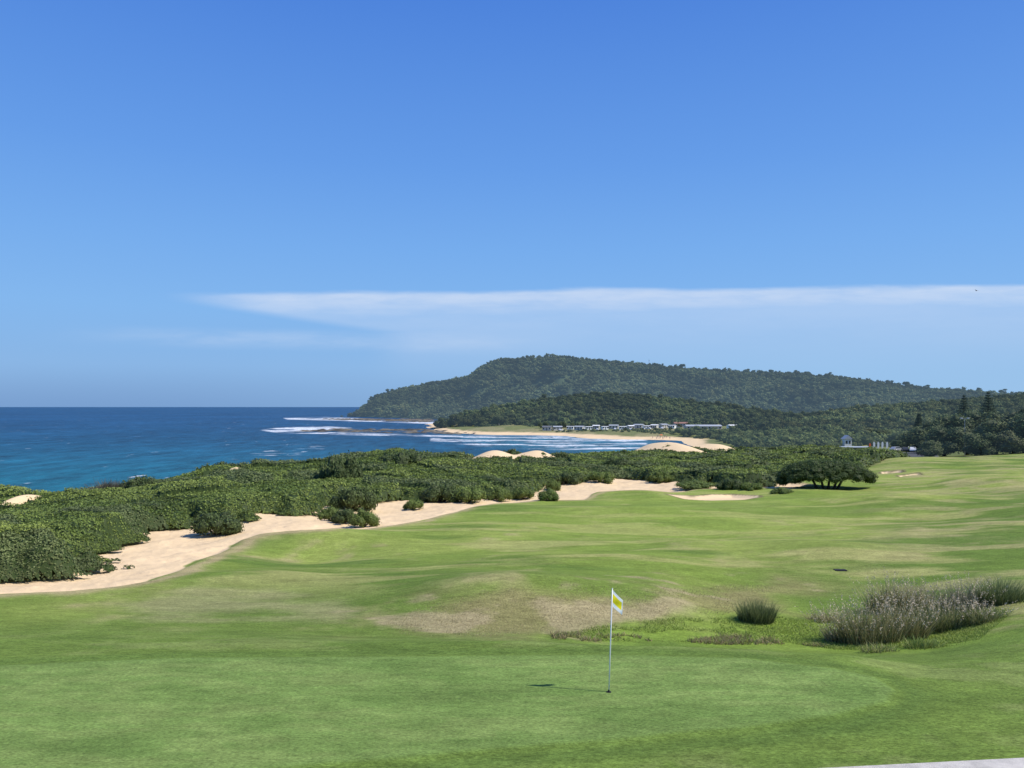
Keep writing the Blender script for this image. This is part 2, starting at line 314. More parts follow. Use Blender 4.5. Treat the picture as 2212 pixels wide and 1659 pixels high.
def crowns(cen,rad,base,K,csize,upb=.3,flat=.75,core=.8,lobes=3):
    """many clumpy crowns: cen (M,3) rad (M,) base (M,3)"""
    Mn=len(cen);parts=[]
    lo=rng.normal(size=(Mn,lobes,3))*np.array([.5,.5,.3])*rad[:,None,None];lr=rad[:,None]*rng.uniform(.5,.8,(Mn,lobes))
    d=rng.normal(size=(Mn,K,3));d[...,2]=np.abs(d[...,2])*.9+upb*rng.normal(size=(Mn,K))*.5;d/=np.linalg.norm(d,axis=2,keepdims=True)
    li=rng.integers(0,lobes,(Mn,K));ii=np.arange(Mn)[:,None]
    r=lr[ii,li]*rng.uniform(.8,1.08,(Mn,K));off=lo[ii,li]+d*r[...,None]*np.array([1,1,flat])
    c=(cen[:,None]+off).reshape(-1,3);nn=(d+rng.normal(size=d.shape)*.35).reshape(-1,3)
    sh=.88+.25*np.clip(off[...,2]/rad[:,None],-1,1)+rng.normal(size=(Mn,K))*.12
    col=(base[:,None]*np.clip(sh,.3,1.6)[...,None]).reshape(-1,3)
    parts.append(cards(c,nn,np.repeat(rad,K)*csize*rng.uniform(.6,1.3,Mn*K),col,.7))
    iv,fv=ICO1
    cv=(cen[:,None,None]+lo[:,:,None]+iv[None,None]*lr[:,:,None,None]*core*np.array([1,1,flat])).reshape(-1,3)
    fi=(np.arange(Mn*lobes)[:,None,None]*len(iv)+fv[None]).reshape(-1,3)
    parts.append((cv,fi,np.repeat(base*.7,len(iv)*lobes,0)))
    return join(parts)
# ------------------------------------------------------------ dune scrub (mass)
def canopy(x,y):
    d=sdist(SHRUB,x,y)
    a,i1=dome(x,y,2.2,3);b,i2=dome(x,y,.95,13);c,i3=dome(x+1.3*vn(x/2,y/2,91),y+1.3*vn(x/2,y/2,92),5.2,23)
    hh=(.26+.42*a*(.4+i1)+.20*b+1.25*c*(.12+i3))*(.65+.7*fbm(x/16,y/16,8,3))
    e=ss(-.5,1.9,d+(fbm(x*.6,y*.6,4,2)-.5)*3.4)
    for k,(bx,by,rx,ry,am) in enumerate(BUMPS[:NS]):
        e=e*ss(.7,1.9,sandq(x,y,k))
        e=e*np.where((by-y>0)&(by-y<ry*3.)&(np.abs(x-bx)<rx*1.2),.55,1)
    return hh*e,e,i1,i3
nt,ny=820,460
t=np.linspace(-.98,.56,nt);yv=np.exp(np.linspace(math.log(24),math.log(250),ny));T,Y=np.meshgrid(t,yv);X=T*Y
h,e,_,_=canopy(X,Y);Z=G(X,Y)+h*.9-.12;ok=e>.03
idx=np.full(X.size,-1);oi=np.nonzero(ok.ravel())[0];idx[oi]=np.arange(len(oi))
i=(np.arange(ny-1)[:,None]*nt+np.arange(nt-1)[None]).ravel();q=np.stack([i,i+1,i+nt+1,i+nt],-1);q=idx[q];q=q[(q>=0).all(1)]
V=np.stack([X,Y,Z],-1).reshape(-1,3)[oi]
N=1050000
tt=rng.uniform(-.90,.54,N);yy=np.exp(rng.uniform(math.log(25),math.log(250),N));xx=tt*yy
h,e,i1,i2=canopy(xx,yy);k=e>.05;xx,yy,h,i1,i2=xx[k],yy[k],h[k],i1[k],i2[k]
ep=.15;hx=(canopy(xx+ep,yy)[0]-h)/ep;hy=(canopy(xx,yy+ep)[0]-h)/ep
nn=np.stack([-hx,-hy,np.ones_like(hx)],-1);nn/=np.linalg.norm(nn,axis=1,keepdims=True)
z=G(xx,yy)+h*.9-.1+rng.uniform(-.05,.22,len(xx))*np.clip(h,.3,1.)
c=np.stack([xx,yy,z],-1)
b1=np.array([.105,.160,.036]);b2=np.array([.235,.285,.066]);b3=np.array([.125,.150,.070])
w=fbm(xx/9,yy/9,66,3);w=ss(.35,.65,w)*.35+i1*.3+i2*.35
col=b1*(1-w[:,None])+b2*w[:,None];m=(i2>.72)&(i2<.92);col[m]=col[m]*.3+b3*.7
m=i2<.14;col[m]=col[m]*.7
col=col*np.clip(.95+rng.normal(size=len(xx))*.24,.35,1.7)[:,None]*(.72+.30*np.clip(h,0,1.3))[:,None]  # last factor paints lit tops: leaf colour lightens with canopy height
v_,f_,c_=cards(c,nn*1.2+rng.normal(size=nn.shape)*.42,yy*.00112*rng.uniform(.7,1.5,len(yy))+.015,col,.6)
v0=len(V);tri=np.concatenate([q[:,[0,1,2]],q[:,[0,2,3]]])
VV=np.concatenate([V,v_]);FF=np.concatenate([tri,f_+v0]);CC=np.concatenate([np.broadcast_to([.052,.080,.022],V.shape),c_])  # under-surface coloured darker, painting the shade in gaps between leaves
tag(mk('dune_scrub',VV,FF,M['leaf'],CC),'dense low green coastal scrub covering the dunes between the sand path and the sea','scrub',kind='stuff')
# ------------------------------------------------------------ hills
def make_hill(name,cont,foot,ridge,zf,canh,mt,soil,spacing,crad,K,csize,base,label,seed,urange,back=250,slabel='',gul=.5):
    cu=np.array([p[0] for p in cont]);cvv=np.array([p[1] for p in cont])
    fu,fy=zip(*foot);ru,ry=zip(*ridge)
    def hz(x,y):
        u=x/y*F+U0;Yf=np.interp(u,fu,fy);Yr=np.interp(u,ru,ry);v=np.interp(u,cu,cvv)
        zr=H+(V0-v)/F*Yr-canh;s=(y-Yf)/(Yr-Yf)
        sc=np.clip(s,0,1);f=.55*sc+.45*np.sin(sc*math.pi/2)**1.0
        g=(fbm(x/110,y/200,seed,4)-.5)*(zr-zf)*gul*np.sin(np.clip(s,0,1)*math.pi)
        z=zf+(zr-zf)*f-np.abs(g)*1.3+g*.6
        z=np.where(s>1,zr-(s-1)*(zr-zf)*.5,z);return np.where(s<0,zf-3,z),s
    nt_,ns=260,90;uu=np.linspace(urange[0],urange[1],nt_);S=np.linspace(-.02,1.35,ns)
    UU,SS=np.meshgrid(uu,S);Yf=np.interp(UU,fu,fy);Yr=np.interp(UU,ru,ry);YY=Yf+(Yr-Yf)*SS;XX=(UU-U0)/F*YY
    ZZ,_=hz(XX,YY);i=(np.arange(ns-1)[:,None]*nt_+np.arange(nt_-1)[None]).ravel()
    o=mk(name,np.stack([XX,YY,ZZ],-1).reshape(-1,3),np.stack([i,i+1,i+nt_+1,i+nt_],-1),soil,smooth=True)
    tag(o,slabel,'hill',kind='structure')
    xs=(XX.min(),XX.max());ysr=(YY.min(),YY.max())
    n=int((xs[1]-xs[0])*(ysr[1]-ysr[0])/spacing**2)
    x=rng.uniform(*xs,n);y=rng.uniform(*ysr,n);z,s=hz(x,y);u=x/y*F+U0
    k=(s>.01)&(s<1.08)&(u>urange[0])&(u<urange[1]);x,y,z,s=x[k],y[k],z[k],s[k]
    rad=crad*rng.uniform(.5,1.3,len(x));w=fbm(x/55,y/80,seed+5,4);w=ss(.32,.68,w)
    bb=np.array(base)*(.62+.72*w[:,None])*rng.uniform(.78,1.22,(len(x),1));warm=rng.random(len(x))<.22
    bb[warm]=bb[warm]*np.array([1.22,1.08,.95])
    up=canh*.55*rng.uniform(.45,1.3,len(x))*ss(0,.08,s)+rad*.2
    Vc,Fc,Cc=crowns(np.stack([x,y,z+up],-1),rad,bb,K,csize)
    tag(mk(name+'_forest',Vc,Fc,mt,Cc),label,'forest',kind='stuff')
    return hz
HC=[(735,904),(760,900),(790,872),(815,852),(900,832),(960,822),(1010,812),(1035,795),(1070,776),(1120,773),(1200,768),(1300,778),(1400,787),(1500,796),(1600,802),(1700,805),(1800,813),(1900,824),(2000,838),(2212,852),(2700,858)]
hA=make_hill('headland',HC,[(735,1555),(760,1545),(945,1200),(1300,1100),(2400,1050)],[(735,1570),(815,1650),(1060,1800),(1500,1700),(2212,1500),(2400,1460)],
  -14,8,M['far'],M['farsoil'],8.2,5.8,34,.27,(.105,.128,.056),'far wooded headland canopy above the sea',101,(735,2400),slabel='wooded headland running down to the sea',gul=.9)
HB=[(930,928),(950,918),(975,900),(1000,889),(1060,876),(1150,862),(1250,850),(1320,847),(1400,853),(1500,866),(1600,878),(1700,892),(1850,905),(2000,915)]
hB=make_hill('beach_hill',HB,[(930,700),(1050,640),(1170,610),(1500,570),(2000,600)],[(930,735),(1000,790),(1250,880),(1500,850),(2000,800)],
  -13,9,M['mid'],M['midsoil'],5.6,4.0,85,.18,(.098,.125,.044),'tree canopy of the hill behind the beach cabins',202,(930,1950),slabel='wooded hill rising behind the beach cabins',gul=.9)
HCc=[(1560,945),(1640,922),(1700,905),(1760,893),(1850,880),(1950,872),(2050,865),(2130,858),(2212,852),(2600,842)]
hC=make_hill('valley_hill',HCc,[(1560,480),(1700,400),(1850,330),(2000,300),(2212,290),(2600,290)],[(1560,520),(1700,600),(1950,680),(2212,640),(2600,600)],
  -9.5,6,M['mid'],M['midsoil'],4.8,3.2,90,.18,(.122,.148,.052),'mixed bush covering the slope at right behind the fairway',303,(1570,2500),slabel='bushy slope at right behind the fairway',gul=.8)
# scrub covering the flats between the dunes and the hills
n=4200;u=rng.uniform(1180,2060,n);Yq=rng.uniform(243,560,n);k=~((u>1895)&(u<2040)&(Yq<285))&~((np.abs(u-1840)<45)&(Yq<275))&(Yq>np.interp(u,[1180,1300,1400,1470,1560,1620],[556,536,500,482,415,245]))&(Yq<np.interp(u,[1180,1470,1480,2060],[558,536,500,500]))
u,Yq=u[k],Yq[k];x=(u-U0)/F*Yq;z=G(x,Yq);rad=np.where(u<1470,rng.uniform(.8,1.5,len(x)),rng.uniform(1.6,3.4,len(x)))
bb=np.array([.135,.165,.055])*rng.uniform(.65,1.35,(len(x),1))
Vc,Fc,Cc=crowns(np.stack([x,Yq,z+rad*.35],-1),rad,bb,90,.17)
tag(mk('valley_scrub',Vc,Fc,M['mid'],Cc),'olive bushes filling the flat behind the dunes at right of centre','scrub',kind='stuff')
# ------------------------------------------------------------ sea
def make_sea():
    vs=np.concatenate([np.linspace(1400,1000,110)[:-1],np.linspace(1000,881,300)[:-1],np.array([881,880.5,880.1,879.8,879.5,879.3])])
    Yv=(H-SEA)*F/(vs-V0);uu=np.concatenate([np.linspace(-1500,-100,40)[:-1],np.linspace(-100,1700,900),np.linspace(1720,3600,30)])
    U,Yg=np.meshgrid(uu,Yv);Vg=np.broadcast_to(vs[:,None],U.shape);X=(U-U0)/F*Yg
    foam=np.zeros(U.shape)
    def blob(pts,edge,thr,sx,sy,seed,amp=1):
        d=sdist(pts,U,Vg*1.0);m=ss(-edge,edge,d);n=fbm(X/sx,Yg/sy,seed,3);return amp*m*ss(thr,thr+.13,n)
    foam=np.maximum(foam,blob([(930,941),(1180,941),(1395,948),(1400,968),(1300,976),(1200,970),(1050,964),(930,952)],3,.50,24,6,5))
    foam=np.maximum(foam,blob([(1190,941),(1330,944),(1400,950),(1350,954),(1200,948)],1.5,.38,40,8,6))
    foam=np.maximum(foam,blob([(560,929),(600,924),(700,921),(760,924),(700,929),(720,934),(860,938),(1000,942),(1000,944),(820,941),(700,938),(600,935)],1.2,.34,25,14,7))
    foam=np.maximum(foam,blob([(612,903),(700,901),(790,904),(940,909),(945,916),(800,911),(700,908),(620,906)],.8,.36,50,22,8))
    foam=np.maximum(foam,blob([(480,985),(600,965),(700,960),(700,975),(520,1000)],6,.68,10,5,12,.6))
    dist=ss(1060,890,Vg);C=np.zeros(U.shape+(3,));C[...]=np.array([.008,.105,.142])
    deep=np.array([.010,.055,.125]);C=C*(1-dist[...,None])+deep*dist[...,None]
    n=fbm(X/90,Yg/160,44,4);C*= (.65+.7*n)[...,None]
    sh=ss(-8,10,sdist([(950,938),(1180,938),(1400,944),(1480,975),(1300,980),(1050,965)],U,Vg));C=C*(1-.45*sh[...,None])+np.array([.06,.20,.24])*.45*sh[...,None]
    a=np.concatenate([C.reshape(-1,3),foam.reshape(-1,1)],1)
    i=(np.arange(len(vs)-1)[:,None]*len(uu)+np.arange(len(uu)-1)[None]).ravel();n_=len(uu)
    m=bpy.data.materials.new('sea_water');m.use_nodes=True;nt=m.node_tree;N=nt.nodes;L=nt.links
    b=N['Principled BSDF'];b.inputs['Roughness'].default_value=.4;b.inputs['Specular IOR Level'].default_value=.09
    at=N.new('ShaderNodeVertexColor');at.layer_name='Col';fo=N.new('ShaderNodeAttribute');fo.attribute_name='foam'
    tc=N.new('ShaderNodeTexCoord')
    def noise(sx,sy,det,rough=.6):
        mp=N.new('ShaderNodeMapping');mp.inputs['Scale'].default_value=(sx,sy,1);mp.inputs['Rotation'].default_value=(0,0,.12);L.new(tc.outputs['Object'],mp.inputs[0])
        q=N.new('ShaderNodeTexNoise');q.inputs['Scale'].default_value=1;q.inputs['Detail'].default_value=det;q.inputs['Roughness'].default_value=rough;L.new(mp.outputs[0],q.inputs['Vector']);return q.outputs[0]
    def mr(s,a0,a1,lo,hi):
        q=N.new('ShaderNodeMapRange');q.inputs[1].default_value=a0;q.inputs[2].default_value=a1;q.inputs[3].default_value=lo;q.inputs[4].default_value=hi;L.new(s,q.inputs[0]);return q.outputs[0]
    w=mr(noise(.10,.035,7,.8),.34,.66,.4,1.6)
    vm=N.new('ShaderNodeVectorMath');vm.operation='SCALE';L.new(at.outputs[0],vm.inputs[0]);L.new(w,vm.inputs['Scale'])
    caps=mr(noise(.17,.045,4,.7),.675,.71,0,.8);cl=mr(noise(.004,.002,2),.35,.55,.4,1)
    mm=N.new('ShaderNodeMath');mm.operation='MULTIPLY';L.new(caps,mm.inputs[0]);L.new(cl,mm.inputs[1])
    brk=mr(noise(.25,.10,5,.7),.34,.52,.2,1);m2=N.new('ShaderNodeMath');m2.operation='MULTIPLY';L.new(fo.outputs['Fac'],m2.inputs[0]);L.new(brk,m2.inputs[1])
    mx=N.new('ShaderNodeMath');mx.operation='MAXIMUM';L.new(mm.outputs[0],mx.inputs[0]);L.new(m2.outputs[0],mx.inputs[1])
    mc=N.new('ShaderNodeMix');mc.data_type='RGBA';L.new(mx.outputs[0],mc.inputs[0]);L.new(vm.outputs[0],mc.inputs[6]);mc.inputs[7].default_value=(.8,.82,.82,1)
    L.new(mc.outputs[2],b.inputs['Base Color'])
    bp=N.new('ShaderNodeBump');bp.inputs['Strength'].default_value=.8;bp.inputs['Distance'].default_value=1.4;L.new(noise(.25,.10,6,.7),bp.inputs['Height']);L.new(bp.outputs[0],b.inputs['Normal'])
    o=mk('sea',np.stack([X,Yg,np.full(U.shape,SEA)],-1).reshape(-1,3),np.stack([i,i+1,i+n_+1,i+n_],-1),m,a[:,:3])
    fa=o.data.attributes.new('foam','FLOAT','POINT');fa.data.foreach_set('value',a[:,3].astype(np.float32))
    tag(o,'blue sea with white caps and surf along the beach','water',kind='structure')
make_sea()
# reefs
def reef(pts,seed,label):
    W=[seaP(u,v) for u,v in pts];A=np.array(W);nx,ny=340,110
    x=np.linspace(A[:,0].min()-5,A[:,0].max()+5,nx);y=np.linspace(A[:,1].min()-5,A[:,1].max()+5,ny);X,Y=np.meshgrid(x,y)
    d=sdist(W,X,Y)+(fbm(X/22,Y/30,seed,3)-.5)*34;z=SEA-.7+ss(-6,14,d)*.75+(fbm(X/7,Y/12,seed+3,4)-.45)*2.6*ss(-6,10,d)
    z=np.where(d<-6,SEA-2,z);i=(np.arange(ny-1)[:,None]*nx+np.arange(nx-1)[None]).ravel()
    n=fbm(X/8,Y/8,seed+9,4)[...,None];n=ss(.3,.7,n);C=np.array([.045,.042,.032])*(1-n)+np.array([.19,.16,.11])*n
    q=np.stack([i,i+1,i+nx+1,i+nx],-1);kz=z.ravel();q=q[(kz[q]>SEA-1.5).any(1)]
    tag(mk('rock_shelf',np.stack([X,Y,z],-1).reshape(-1,3),q,M['rock'],C.reshape(-1,3)),label,'rock shelf',kind='structure')
reef([(640,928.5),(760,926),(930,927.5),(960,929),(1170,936),(1150,939.5),(1000,939),(850,936.5),(720,933.5),(640,931.5)],5,'brown rock shelf running out into the surf')
reef([(690,904.5),(800,904),(945,906),(950,912),(880,912),(760,908),(690,906.5)],15,'farther rock shelf below the headland')
# ------------------------------------------------------------ trees
def tree_mesh(kind,seed):
    r=random.Random(seed);tr=MB();L=[]
    if kind=='gum':
        tr.tube([(0,0,-.5),(.1,.05,2),(.3,0,4.2),(.2,.1,6)],[.26,.2,.15,.08]);
        for k in range(7):
            a=k*2.4+r.random();rr=r.uniform(.8,2.4);z=r.uniform(4.6,7.6);p=(rr*math.cos(a),rr*math.sin(a),z)
            tr.tube([(.2,.02,r.uniform(2.6,4.6)),(p[0]*.6,p[1]*.6,z-.9),p],[.1,.06,.03],6);L.append((p,r.uniform(1.1,1.7)))
    elif kind=='bushy':
        tr.tube([(0,0,-.5),(.1,0,1.5),(0,.1,3.6)],[.3,.22,.1])
        for k in range(10):
            a=k*2.4+r.random();rr=r.uniform(.6,2.5);z=r.uniform(1.2,5.2);rr*=1.15-z/9;p=(rr*math.cos(a),rr*math.sin(a),z)
            tr.tube([(0,0,z*.35),(p[0]*.6,p[1]*.6,z*.7),p],[.09,.06,.03],6);L.append((p,r.uniform(1.1,1.7)))
    elif kind=='shrub':
        for k in range(14):
            a=k*2.4+r.random();rr=.12+.6*math.sqrt(k/14);z=r.uniform(.10,.26)+.34*(1-rr/.75);p=(rr*math.cos(a),rr*math.sin(a),z)
            tr.tube([(0,0,-.1),(p[0]*.5,p[1]*.5,z*.5),p],[.03,.018,.01],5);L.append((p,r.uniform(.22,.34)))
    return L,tr
def leaf_parts(L,n,size,base,flat=.8,core=.78,zsh=1,droop=0):
    P_=[]
    zs=[p[2]-q for p,q in L];ze=[p[2]+q for p,q in L];z0,z1=min(zs),max(ze)
    for p,q in L:
        k=max(8,int(n*q*q/sum(a*a for _,a in L)));d=rng.normal(size=(k,3));d/=np.linalg.norm(d,axis=1,keepdims=True)
        r=q*rng.uniform(.72,1.15,k)*(1+.18*np.sin(d[:,0]*7+p[0]*5)*np.cos(d[:,1]*6+d[:,2]*5))
        c=np.array(p)+d*r[:,None]*np.array([1,1,flat]);f=(c[:,2]-z0)/(z1-z0)
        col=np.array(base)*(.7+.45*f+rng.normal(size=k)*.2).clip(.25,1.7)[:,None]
        P_.append(cards(c,d+rng.normal(size=d.shape)*.5,size*rng.uniform(.6,1.3,k),col,.6))
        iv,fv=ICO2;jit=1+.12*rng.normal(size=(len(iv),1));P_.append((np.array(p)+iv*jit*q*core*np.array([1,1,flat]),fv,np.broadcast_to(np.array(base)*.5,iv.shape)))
    return join(P_)
PROTO={}
def proto(name,kind,seed,n,size,base,lm,tm,flat=.8,core=.78):
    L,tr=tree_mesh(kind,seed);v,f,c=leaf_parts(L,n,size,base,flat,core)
    PROTO[name]=(v,f,c,lm,tr,tm,{})
def plant(pname,oname,loc,scale,rz,label,cat,group=None,parts=('crown','trunk')):
    v,f,c,lm,tr,tm,cache=PROTO[pname];e=empty(oname,loc,rz);e.scale=scale if hasattr(scale,'__len__') else (scale,)*3
    tag(e,label,cat,group)
    if 'c' not in cache:
        cache['c']=mk(parts[0],v,f,lm,c,e);cache['t']=tr.build(parts[1],tm,e,smooth=True)
    else:
        for k in'ct':
            o=cache[k].copy();COL.objects.link(o);o.parent=e
    return e
for s in range(3):
    proto(f'gum{s}','gum',s,1100,.24,(.115,.138,.056),M['mid'],M['palebark'],.65)
    proto(f'fargum{s}','gum',s+40,900,.24,(.105,.128,.056),M['far'],M['palebark'],.65)
    proto(f'bushy{s}','bushy',s+10,2800,.18,[(.125,.152,.056),(.105,.135,.05),(.14,.155,.065)][s],M['near'],M['bark'],.9)
    proto(f'shrub{s}','shrub',s+20,3600,.036,(.185,.245,.062),M['leaf'],M['bark'],.85)
    proto(f'dshrub{s}','shrub',s+30,3600,.035,(.110,.150,.050),M['leaf'],M['bark'],.9)
for i in range(34):
    u=985+i*17.5+random.uniform(-6,6);Y=np.interp(u,[930,1050,1170,1500,2000],[700,640,610,570,600])+random.uniform(8,75)
    x,y=XY(u,Y);z=float(hB(np.array([x]),np.array([y]))[0][0]);s=random.uniform(1.1,1.7)
    plant(f'gum{i%3}','gum_tree',(x,y,z),(s,s,s),random.random()*6,'tall pale trunked gum tree among the trees on the hill behind the beach','tree','gum trees on the hill behind the beach')
for i in range(26):
    u=1400+i*32+random.uniform(-12,12);ru=[735,815,1060,1500,2212,2700];Y=np.interp(u,ru,[1570,1650,1800,1700,1500,1400])
    x,y=XY(u,Y);z=float(hA(np.array([x]),np.array([y]))[0][0]);s=random.uniform(1.3,2.2)
    plant(f'fargum{i%3}','skyline_tree',(x,y,z),(s*1.3,s,s),random.random()*6,'spreading tree standing out on the skyline of the headland ridge','tree','trees on the headland skyline')
k=0
for (u,vt,vb,w,Y) in [(1985,920,985,70,205),(2040,918,990,80,185),(2090,912,990,90,190),(2150,902,988,100,175),(2215,888,990,100,170),(2190,922,985,70,165),(2010,950,992,60,165),(2120,932,985,70,168),(2280,900,985,100,170),(1960,930,975,60,230),(2060,892,960,80,260),(2170,880,960,100,250),(2240,876,950,100,260),(1905,925,965,60,300),(1870,920,955,70,330),(2350,890,980,110,180),(2115,884,960,90,270),(2020,900,960,80,270)]:
    x,y=XY(u,Y);z=float(G(x,y));top=H-(vt-V0)/F*Y;sz=(top-z)/6.4;sx=w/F*Y/6.0
    plant(f'bushy{k%3}','bushy_tree',(x,y,z),(sx*1.1,sx*1.1,sz),k*1.7,'dark rounded tree in the thicket at right behind the far fairway','tree','dark trees behind the far fairway at right');k+=1
def conifer(u,vt,Y,label,rb=.21,haze='near'):
    x,y=XY(u,Y);z=float(G(x,y));h=H-(vt-V0)/F*Y-z;e=empty('conifer',(x,y,z));tag(e,label,'tree')
    tr=MB();tr.tube([(0,0,-.3),(0,0,h*.5),(0,0,h)],[.32,.2,.04]);tiers=15;cs=[];ns=[];sz=[]
    for i in range(tiers):
        f=i/(tiers-1);zz=h*(.16+.8*f);r=h*rb*(1-f)**.75+.25;nb=7
        for b in range(nb):
            a=b*2*math.pi/nb+i*.5+random.uniform(-.2,.2);rr=r*random.uniform(.75,1.15);tip=(rr*math.cos(a),rr*math.sin(a),zz+rr*.12)
            tr.tube([(0,0,zz-.1),tip],[.05,.015],4)
            n=int(20+rr*14);g=rng.uniform(.1,1,n)
            cs.append(np.array(tip)*g[:,None]+np.array([0,0,zz])*(1-g[:,None])+rng.normal(size=(n,3))*np.array([.2,.2,.14])*(1+.2*rr));ns.append(rng.normal(size=(n,3))+np.array([0,0,1.2]))
            sz.append(np.full(n,.28))
    cs=np.concatenate(cs);ns=np.concatenate(ns);sz=np.concatenate(sz);col=np.array([.070,.095,.042])*rng.uniform(.6,1.4,(len(cs),1))
    v,f,c=cards(cs,ns,sz,col,.5);mk('crown',v,f,M[haze],c,e);tr.build('trunk',M['bark'],e)
conifer(2135,845,300,'tall tiered conifer, the highest tree top at the right edge',.25);conifer(2082,852,310,'slimmer tiered conifer just left of the highest conifer at right',.20)
conifer(1985,893,330,'short dark conifer standing left of the two tall conifers',.24);conifer(2208,884,215,'dark conifer cut by the right edge of the picture',.26);conifer(1842,934,290,'small dark conifer beside the white gabled tower',.24)
SHR=[('dshrub0',738,1052,104,74,1.0,'tall dark bush rising above the scrub left of the picture centre'),
('dshrub1',765,1098,110,58,.9,'dark rounded bush at the sand path below the tall dark bush'),
('shrub0',715,1120,64,28,.9,'low green bush left of the grassy clump on the sand path'),
('shrub1',785,1132,70,36,1,'spiky green clump at the bottom of the bushes beside the sand path'),
('dshrub2',742,1126,60,30,1,'small dark bush between two green clumps at the sand path'),
('shrub2',893,1098,46,24,1,'lone round tussock on the bare sand'),
('shrub0',1184,1080,58,26,1,'round bush at the grass edge where the sand path narrows'),
('shrub1',1196,1056,38,22,1,'small upright bush on the sand above the round bush'),
('dshrub0',950,1082,96,42,1,'dark bush with spiky edge at the scrub front, centre left'),
('shrub2',1010,1082,84,36,1,'olive bush at the scrub front, centre'),
('shrub0',1080,1078,60,28,1,'small yellowish bush at the scrub front above the sand'),
('shrub1',1130,1074,54,26,1,'pale spiky bush at the sand corner'),
('dshrub1',1225,1044,76,30,1,'dark bush behind the sand hollow'),
('shrub2',1300,1040,64,26,1,'green bush behind the sand strip, right of centre'),
('shrub0',1425,1040,64,28,1,'green bush at the sand strip above the far mound'),
('shrub1',1500,1052,90,16,1,'low spreading yellow green bush above the fairway bunker'),
('dshrub2',1575,1056,66,26,1,'dark bush right of the low spreading bush'),
('shrub2',1622,1057,54,18,1,'small bush between the bunker and the umbrella tree'),
('shrub0',1690,1065,54,14,1,'low olive bush just left of the umbrella tree'),
('dshrub0',870,1010,120,40,1,'broad grey green bush on the dune crest'),
('dshrub2',640,1060,100,34,1,'dark scrub bush left of the tall dark bush'),
('dshrub1',300,1120,120,46,1,'dark mound of scrub above the wide part of the sand path'),
('dshrub2',60,1215,140,56,1,'dark bush at the left edge above the sand'),
('dshrub1',300,1056,90,46,1,'dark green bush on the skyline at the right end of the bare bush'),
('dshrub0',470,1150,120,50,1,'dark bush in the scrub above the bend of the sand path'),
('dshrub2',1340,1020,90,36,1,'dark bush in the scrub behind the far grass mound')]
for (pn,u,vb,w,hh,_,lb) in SHR:
    p=P(u,min(vb,1300));Y=p[1];s=w/F*Y/1.9;sz=hh/F*Y/.72;p[2]-=.08
    if lb.startswith('dark green bush on the sky'):
        x,y=XY(u,84);p=np.array([x,y,float(G(x,y))+.5]);s,sz=w/F*84/1.9,hh/F*84/.72
    plant(pn,'coastal_bush',tuple(p),(s,s,sz),u*.7,lb,'bush',parts=('foliage','stems'))
# dead grey bush on the left
p=XY(262,84);tw=MB()
for i in range(260):
    a=random.uniform(-1.35,1.35);l=random.uniform(1.0,2.2)
    bx=random.uniform(-2.6,2.6);q=(bx+math.sin(a)*l,random.uniform(-1.4,1.4),math.cos(a)*l*.8+.3)
    m_=((bx+q[0])/2+random.uniform(-.3,.3),q[1]*.5,q[2]*.5);tw.tube([(bx,0,-.3),m_,q],[.04,.025,.01],4)
    for s in range(4):tw.tube([m_,(m_[0]+random.uniform(-.7,.7),m_[1]+random.uniform(-.5,.5),m_[2]+random.uniform(.1,.8))],[.018,.007],3)
tag(tw.build('dead_bush',mat('dead_twig',(.13,.125,.095),rough=.9,noise=.2)),'bare greyish brown bush sticking up from the scrub at left','bush').location=(p[0],p[1],float(G(*p))+.8)
# umbrella tree
def umbrella_tree():
    p=P(1783,1055);Y=p[1];k=Y/F;e=empty('umbrella_tree',tuple(p));tag(e,'wide dark flat topped tree with several leaning trunks at the fairway edge','tree')
    W=107*k;Hh=72*k
    L=[];r=random.Random(4)
    for i in range(72):
        a=i*2.4;q=math.sqrt((i+.5)/72);px=q*math.cos(a)*W*.88;py=q*math.sin(a)*W*.6;zz=Hh*(.86-.40*q**3)-.5+r.uniform(-.05,.08)
        L.append(((px,py,zz),r.uniform(.78,.96)))
    for i in range(14):
        L.append(((-W*(.30+.045*i),r.uniform(-1.8,.6),Hh*(.40-.014*i)+r.uniform(-.2,.15)),r.uniform(.6,.8)))
    for i in range(26):
        a=i/26*2*math.pi;cx,cy=math.cos(a),math.sin(a)
        if cy<0 and -.15<cx<.62:continue
        L.append(((cx*W*.86,cy*W*.56,Hh*.40+r.uniform(-.15,.1)),r.uniform(.6,.75)))
    for i in range(5):L.append(((W*(.70+.05*i),r.uniform(-1,1),Hh*(.36-.03*i)),.62))
    v,f,c=leaf_parts(L,42000,.075,(.090,.130,.038),.62,.8);mk('crown',v,f,M['leaf'],c,e)
    for i,(bx,tx) in enumerate([(-.9,-2.6),(-.2,-1.0),(.3,.9),(.9,2.2),(1.3,3.0)]):
        t=MB();ty=r.uniform(-1,1);zt=Hh*.62
        t.tube([(bx,0,-.2),(bx+(tx-bx)*.3,ty*.2,zt*.35),(bx+(tx-bx)*.7,ty*.7,zt*.75),(tx,ty,zt)],[.17,.13,.10,.06])
        for q in range(3):t.tube([(bx+(tx-bx)*.6,ty*.6,zt*.65),(tx+r.uniform(-1.2,1.2),ty+r.uniform(-1.5,1.5),zt+.1)],[.07,.03],6)
        t.build('trunk',M['bark'],e,smooth=True)
umbrella_tree()
